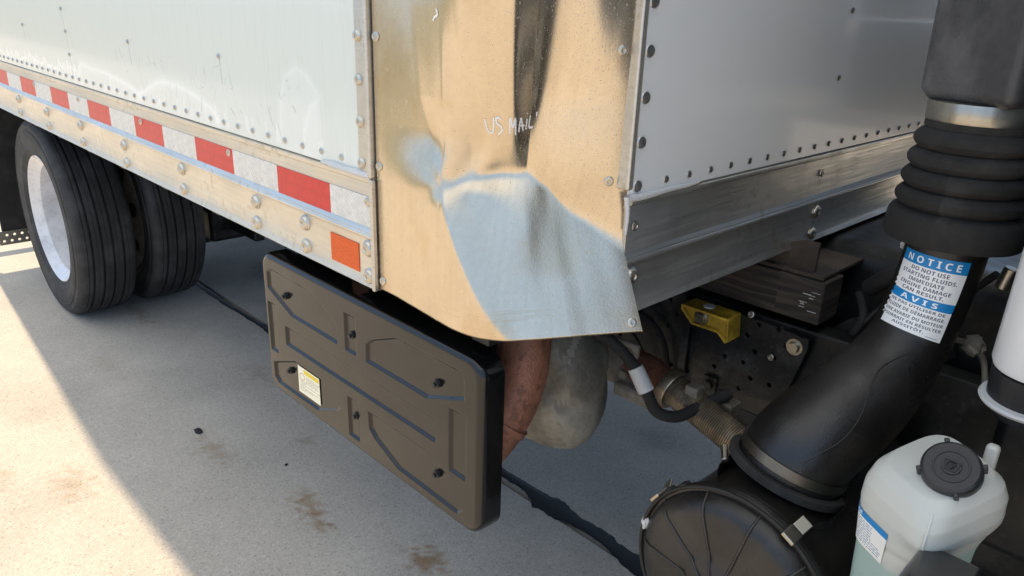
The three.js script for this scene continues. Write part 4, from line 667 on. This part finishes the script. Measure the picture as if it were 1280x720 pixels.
// ---- air cleaner canister
{
  const C = [0.255, 0.53], R = 0.145, ZF = -0.185;
  const b = lathe([[0.0001, 0], [0.12, 0], [0.128, 0.006], [0.135, 0.3], [0.137, 0.36], [0.145, 0.365], [0.145, 0.375]], 80, 0.6); b.rotateX(Math.PI / 2); b.translate(C[0], C[1], ZF - 0.385);
  const body = part('air_cleaner', b, M.plastic, 'round black air cleaner housing');
  const rr = (r) => 0.02 + 0.014 * (1 - (r / R) ** 2);
  const prof = [[0.0001, 0.042], [0.02, 0.0415], [0.045, 0.037], [0.055, 0.031]]; for (let i = 0; i <= 8; i++) { const r = lerp(0.06, 0.118, i / 8); prof.push([r, 0.0305 - 0.004 * (i / 8) ** 2]); } prof.push([0.13, 0.021], [0.138, 0.011], [0.1405, 0.003], [0.147, 0.002], [0.149, -0.001], [0.149, -0.008], [0.147, -0.012], [0.13, -0.012]);
  const cap = lathe(prof.slice().reverse(), 80, 0.7); cap.rotateX(Math.PI / 2); cap.translate(C[0], C[1], ZF);
  const lid = mesh('end_cap', cap, M.plastic, body);
  const H = (r) => { for (let i = 0; i < prof.length - 1; i++) if (r <= prof[i + 1][0]) return lerp(prof[i][1], prof[i + 1][1], (r - prof[i][0]) / (prof[i + 1][0] - prof[i][0])); return 0; };
  const ribs = []; for (let k = 0; k < 11; k++) { const a = k / 11 * 6.283 + 0.18, pts = []; for (let i = 0; i <= 10; i++) { const r = lerp(0.03, 0.14, i / 10); pts.push([C[0] + Math.cos(a + 0.03 * i / 10) * r, C[1] + Math.sin(a + 0.03 * i / 10) * r, ZF + H(r) + 0.0002]); } mesh('rib', tube(pts, 0.0024, 18, 8), M.plastic, body); }
  mesh('rim_wire', (() => { const q = new THREE.TorusGeometry(0.1475, 0.003, 8, 90); q.translate(C[0], C[1], ZF + 0.006); return q; })(), M.plastic, body);
  body.scale.setScalar(1.095); body.position.set(-0.0602, -0.1224, -0.0604);
  // over-centre latches
  for (const a of [1.06, 2.55, 4.2, 5.6]) { const x = C[0] + Math.cos(a) * 0.148, y = C[1] + Math.sin(a) * 0.148; const l1 = new RoundedBoxGeometry(0.02, 0.006, 0.026, 2, 0.002), l2 = new RoundedBoxGeometry(0.018, 0.004, 0.02, 2, 0.0015); l1.translate(0, 0.004, 0.004); l2.rotateX(0.5); l2.translate(0, 0.007, -0.022); const q = mergeGeometries([l1, l2]); q.rotateZ(a - Math.PI / 2); q.translate(x, y, ZF); mesh('latch', boxUV(q), M.steel, body); }
  for (const a of [2.2, 2.4]) { const q = new RoundedBoxGeometry(0.012, 0.006, 0.014, 2, 0.002); q.rotateZ(a - Math.PI / 2); q.translate(C[0] + Math.cos(a) * 0.15, C[1] + Math.sin(a) * 0.15, ZF); mesh('lug', q, M.plastic, body); }
  mesh('inlet_neck', (() => { const q = lathe([[0.09, 0], [0.086, 0.02], [0.084, 0.05], [0.088, 0.055]], 48); q.translate(0.26, 0.6, -0.285); return q; })(), M.plastic, body);
  mesh('tie_bolt', (() => { const q = lump(0.008, 0.8, 1.4, 0.8, 6); q.translate(0.112, 0.555, ZF + 0.004); return q; })(), M.tagWhite, body);
}

// ---- washer tank
{
  // cross-sections [y, half width, half depth, squareness], turned so that one edge looks to the open side
  const sec = [[0.40, 0.046, 0.051, 7], [0.55, 0.049, 0.054, 7], [0.635, 0.0525, 0.0575, 6.5], [0.66, 0.054, 0.059, 6.5], [0.69, 0.058, 0.061, 6], [0.712, 0.061, 0.063, 5.5], [0.735, 0.0615, 0.0625, 5], [0.753, 0.058, 0.057, 4.4], [0.765, 0.049, 0.047, 3.6], [0.771, 0.02, 0.02, 3]];
  const secAt0 = (y) => { for (let i = 0; i < sec.length - 1; i++) if (y <= sec[i + 1][0]) { const f = (y - sec[i][0]) / (sec[i + 1][0] - sec[i][0]); return sec[i].map((v, m) => lerp(v, sec[i + 1][m], f)); } return sec[sec.length - 1]; };
  const TC = [0.44, -0.312], TA = -0.5, K = 72, pos = [], col = [], uv = [], idx = [];
  const rr = (s, k, off = 0) => { const n = s[3], a = k / K * 2 * Math.PI, ca = Math.cos(a), sa = Math.sin(a), q = Math.pow(Math.pow(Math.abs(ca), n) + Math.pow(Math.abs(sa), n), -1 / n); let lx = ca * q * (s[1] + off), lz = sa * q * (s[2] + off); if (lx > 0) lx *= lerp(0.72, 1.06, smooth(0.63, 0.715, s[0])); if (lx > 0.01) lz -= 0.006 * smooth(0.01, 0.04, lx) * smooth(0.72, 0.69, s[0]); return [TC[0] + lx * Math.cos(TA) + lz * Math.sin(TA), TC[1] - lx * Math.sin(TA) + lz * Math.cos(TA)]; };
  const tilt = (x, z) => (z + 0.31) * -0.3 + (x - 0.446) * 0.1;
  const NS = 72, S = []; for (let i = 0; i <= NS; i++) { const f = Math.pow(i / NS, 0.8) * (sec.length - 1), a = Math.min(sec.length - 2, Math.floor(f)), t = f - a; S.push(sec[a].map((v, q) => lerp(v, sec[a + 1][q], t))); }
  S.forEach((s) => { for (let k = 0; k <= K; k++) { const [x, z] = rr(s, k % K, -0.0016 * Math.exp(-(((s[0] - 0.672) / 0.004) ** 2))); pos.push(x, s[0] + tilt(x, z), z); uv.push(k / K * 0.5, s[0]); const fluid = smooth(0.655, 0.642, s[0]); col.push(lerp(0.78, 0.52, fluid), lerp(0.775, 0.68, fluid), lerp(0.70, 0.61, fluid)); } });
  for (let i = 0; i < NS; i++) for (let k = 0; k < K; k++) { const a = i * (K + 1) + k, b = a + K + 1; idx.push(a, b, a + 1, b, b + 1, a + 1); }
  const b0 = pos.length / 3, sT = S[NS]; pos.push(TC[0], sT[0] + 0.0005, TC[1]); uv.push(0, 0); col.push(0.8, 0.785, 0.71); for (let k = 0; k < K; k++) idx.push(NS * (K + 1) + k, b0, NS * (K + 1) + k + 1);
  const g = new THREE.BufferGeometry(); g.setAttribute('position', new THREE.Float32BufferAttribute(pos, 3)); g.setAttribute('uv', new THREE.Float32BufferAttribute(uv, 2)); g.setAttribute('color', new THREE.Float32BufferAttribute(col, 3)); g.setIndex(idx); g.computeVertexNormals();
  const t = part('washer_tank', g, M.tank, 'translucent white washer tank holding pale blue fluid');
  const nrm = new THREE.Vector3(0.02, 0.75, 0.66).normalize(), q = new THREE.Quaternion().setFromUnitVectors(new THREE.Vector3(0, 1, 0), nrm), c = [0.458, 0.768, -0.3];
  const place = (geo) => { geo.applyQuaternion(q); geo.translate(...c); return geo; };
  const white = phys({ color: lin(0.8, 0.785, 0.71), roughness: 0.4, transmission: 0.2, thickness: 0 });
  mesh('filler_neck', place(lathe([[0.041, -0.035], [0.035, -0.01], [0.031, 0.004], [0.031, 0.014]], 40)), white, t);
  const cp = []; cp.push([0.0, 0.0195], [0.006, 0.0195], [0.0065, 0.0212], [0.0125, 0.0212], [0.013, 0.0195], [0.021, 0.0195], [0.0215, 0.0208], [0.0235, 0.0208], [0.024, 0.0196], [0.031, 0.0202], [0.0345, 0.0198], [0.0375, 0.0178], [0.039, 0.014], [0.0395, 0.002], [0.0385, 0.0], [0.034, 0.0]);
  const cap = mesh('filler_cap', place((() => { const z = lathe(cp.map(([r, y]) => [Math.max(r * 0.86, 0.0001), y]).reverse(), 60, 0.5); z.translate(0, 0.004, 0); return z; })()), M.capBlack, t);
  for (let k = 0; k < 4; k++) { const a = k * Math.PI / 2 + 0.5; const l = new RoundedBoxGeometry(0.006, 0.018, 0.006, 2, 0.0015); l.translate(0.0348, 0.013, 0); l.rotateY(a); mesh('grip', place(boxUV(l)), M.capBlack, t); }
  // raised mark on the cap: a small fan of wiper spray in a frame
  const mark = []; { const l = (x0, z0, x1, z1) => { const L = Math.hypot(x1 - x0, z1 - z0), b = new THREE.BoxGeometry(L, 0.0012, 0.0014); b.rotateY(-Math.atan2(z1 - z0, x1 - x0)); b.translate((x0 + x1) / 2, 0.0256, (z0 + z1) / 2); mark.push(b); }; l(-0.009, -0.006, 0.009, -0.006); l(-0.009, -0.006, -0.006, 0.006); l(0.009, -0.006, 0.006, 0.006); l(-0.006, 0.006, 0.006, 0.006); l(0, 0.004, -0.003, -0.003); l(0, 0.004, 0.003, -0.003); l(0, 0.004, 0, -0.004); } mesh('raised_mark', place(mergeGeometries(mark)), M.capBlack, t);
  // strap lug on the far shoulder
  mesh('mount_lug', rbox(0.47, 0.486, 0.735, 0.782, -0.395, -0.38, 0.006), white, t);
  { const ln = []; for (let i = 0; i <= 20; i++) { const y = lerp(0.5, 0.755, i / 20), e = rr(secAt0(y), 9.2, 0.0004); ln.push([e[0], y + tilt(e[0], e[1]), e[1]]); } mesh('mould_seam', tube(ln, 0.0013, 60, 8), white, t); }
  // label on the left side near the fluid line
  const tex = canvasTex(512, 384, (k, w, h) => { k.fillStyle = '#f0efe6'; k.fillRect(0, 0, w, h); k.fillStyle = '#1f86c6'; k.fillRect(0, 0, w, 74); k.fillStyle = '#fff'; k.font = 'bold 52px sans-serif'; k.textBaseline = 'middle'; k.fillText('NOTICE', 22, 40); let s = 9; const r = () => { s = (Math.imul(s, 1664525) + 1013904223) >>> 0; return s / 4294967296; }; k.fillStyle = 'rgba(70,100,150,0.7)'; for (let y = 98; y < 350; y += 27) for (let x = 20; x < (y < 240 ? 320 : 440);) { const ww = 12 + r() * 40; k.fillRect(x, y, ww, 10); x += ww + 9; } });
  const lp = [], lu = [], li = []; const secAt = (y) => { for (let i = 0; i < sec.length - 1; i++) if (y <= sec[i + 1][0]) { const f = (y - sec[i][0]) / (sec[i + 1][0] - sec[i][0]); return sec[i].map((v, m) => lerp(v, sec[i + 1][m], f)); } return sec[sec.length - 1]; };
  const nu = 24; for (let j = 0; j <= 6; j++) for (let i = 0; i <= nu; i++) { const y = lerp(0.698, 0.648, j / 6), s = secAt(y), k = lerp(30.5, 16.2, i / nu), e = rr(s, k, 0.001); lp.push(e[0], y + tilt(e[0], e[1]), e[1]); lu.push(i / nu, 1 - j / 6); }
  for (let j = 0; j < 6; j++) for (let i = 0; i < nu; i++) { const a = j * (nu + 1) + i, b = a + nu + 1; li.push(a, b, a + 1, b, b + 1, a + 1); }
  const lg = new THREE.BufferGeometry(); lg.setAttribute('position', new THREE.Float32BufferAttribute(lp, 3)); lg.setAttribute('uv', new THREE.Float32BufferAttribute(lu, 2)); lg.setIndex(li); lg.computeVertexNormals();
  mesh('notice_label', lg, std({ map: tex, roughness: 0.45, side: THREE.DoubleSide }), t, 'small blue and white label');
}
// rounded black box in front, white filter at the right, cab behind
part('step_box', rbox(0.456, 0.53, 0.4, 0.692, -0.262, -0.1, 0.012, 4), M.blackPaint, 'black rounded box beside the washer tank');
{
  const up = new THREE.Vector3(0.02, 1, 0.05).normalize(), q = new THREE.Quaternion().setFromUnitVectors(new THREE.Vector3(0, 1, 0), up);
  const pl = (g) => { g.applyQuaternion(q); g.translate(0.484, 0.849, -0.5); return g; };
  const f = part('filter_canister', pl(lathe([[0.0001, 0.0], [0.045, 0], [0.053, 0.004], [0.056, 0.012], [0.056, 0.27], [0.0001, 0.28]], 48, 0.6)), M.whitePart, 'white painted cylinder with a dark bowl');
  mesh('bowl', pl(lathe([[0.0001, -0.07], [0.04, -0.068], [0.05, -0.055], [0.053, 0.0], [0.0001, 0.001]], 48, 0.6)), M.capBlack, f);
  mesh('collar', pl(lathe([[0.05, -0.052], [0.057, -0.05], [0.0595, -0.046], [0.058, -0.042], [0.05, -0.04]], 48, 0.9)), M.tagWhite, f);
}
{
  const cab = part('cab', mergeGeometries([rbox(0.62, 2.7, 0.95, 3.4, -2.38, -0.06, 0.12, 5), rbox(0.95, 3.4, 0.55, 1.5, -2.35, -0.1, 0.08, 4)]), M.cab, 'dark blue grey truck cab');
  part('side_fairing', rbox(0.08, 0.62, 0.95, 1.27, -2.36, -2.33, 0.01), M.cab); part('side_fairing', rbox(0.3, 0.62, 1.28, 3.6, -2.36, -2.33, 0.01), M.cab);
  part('cab_chassis', rbox(0.72, 3.2, 0.22, 0.94, -2.2, -0.3, 0.03), M.underside);
}

renderer.render(scene, camera);
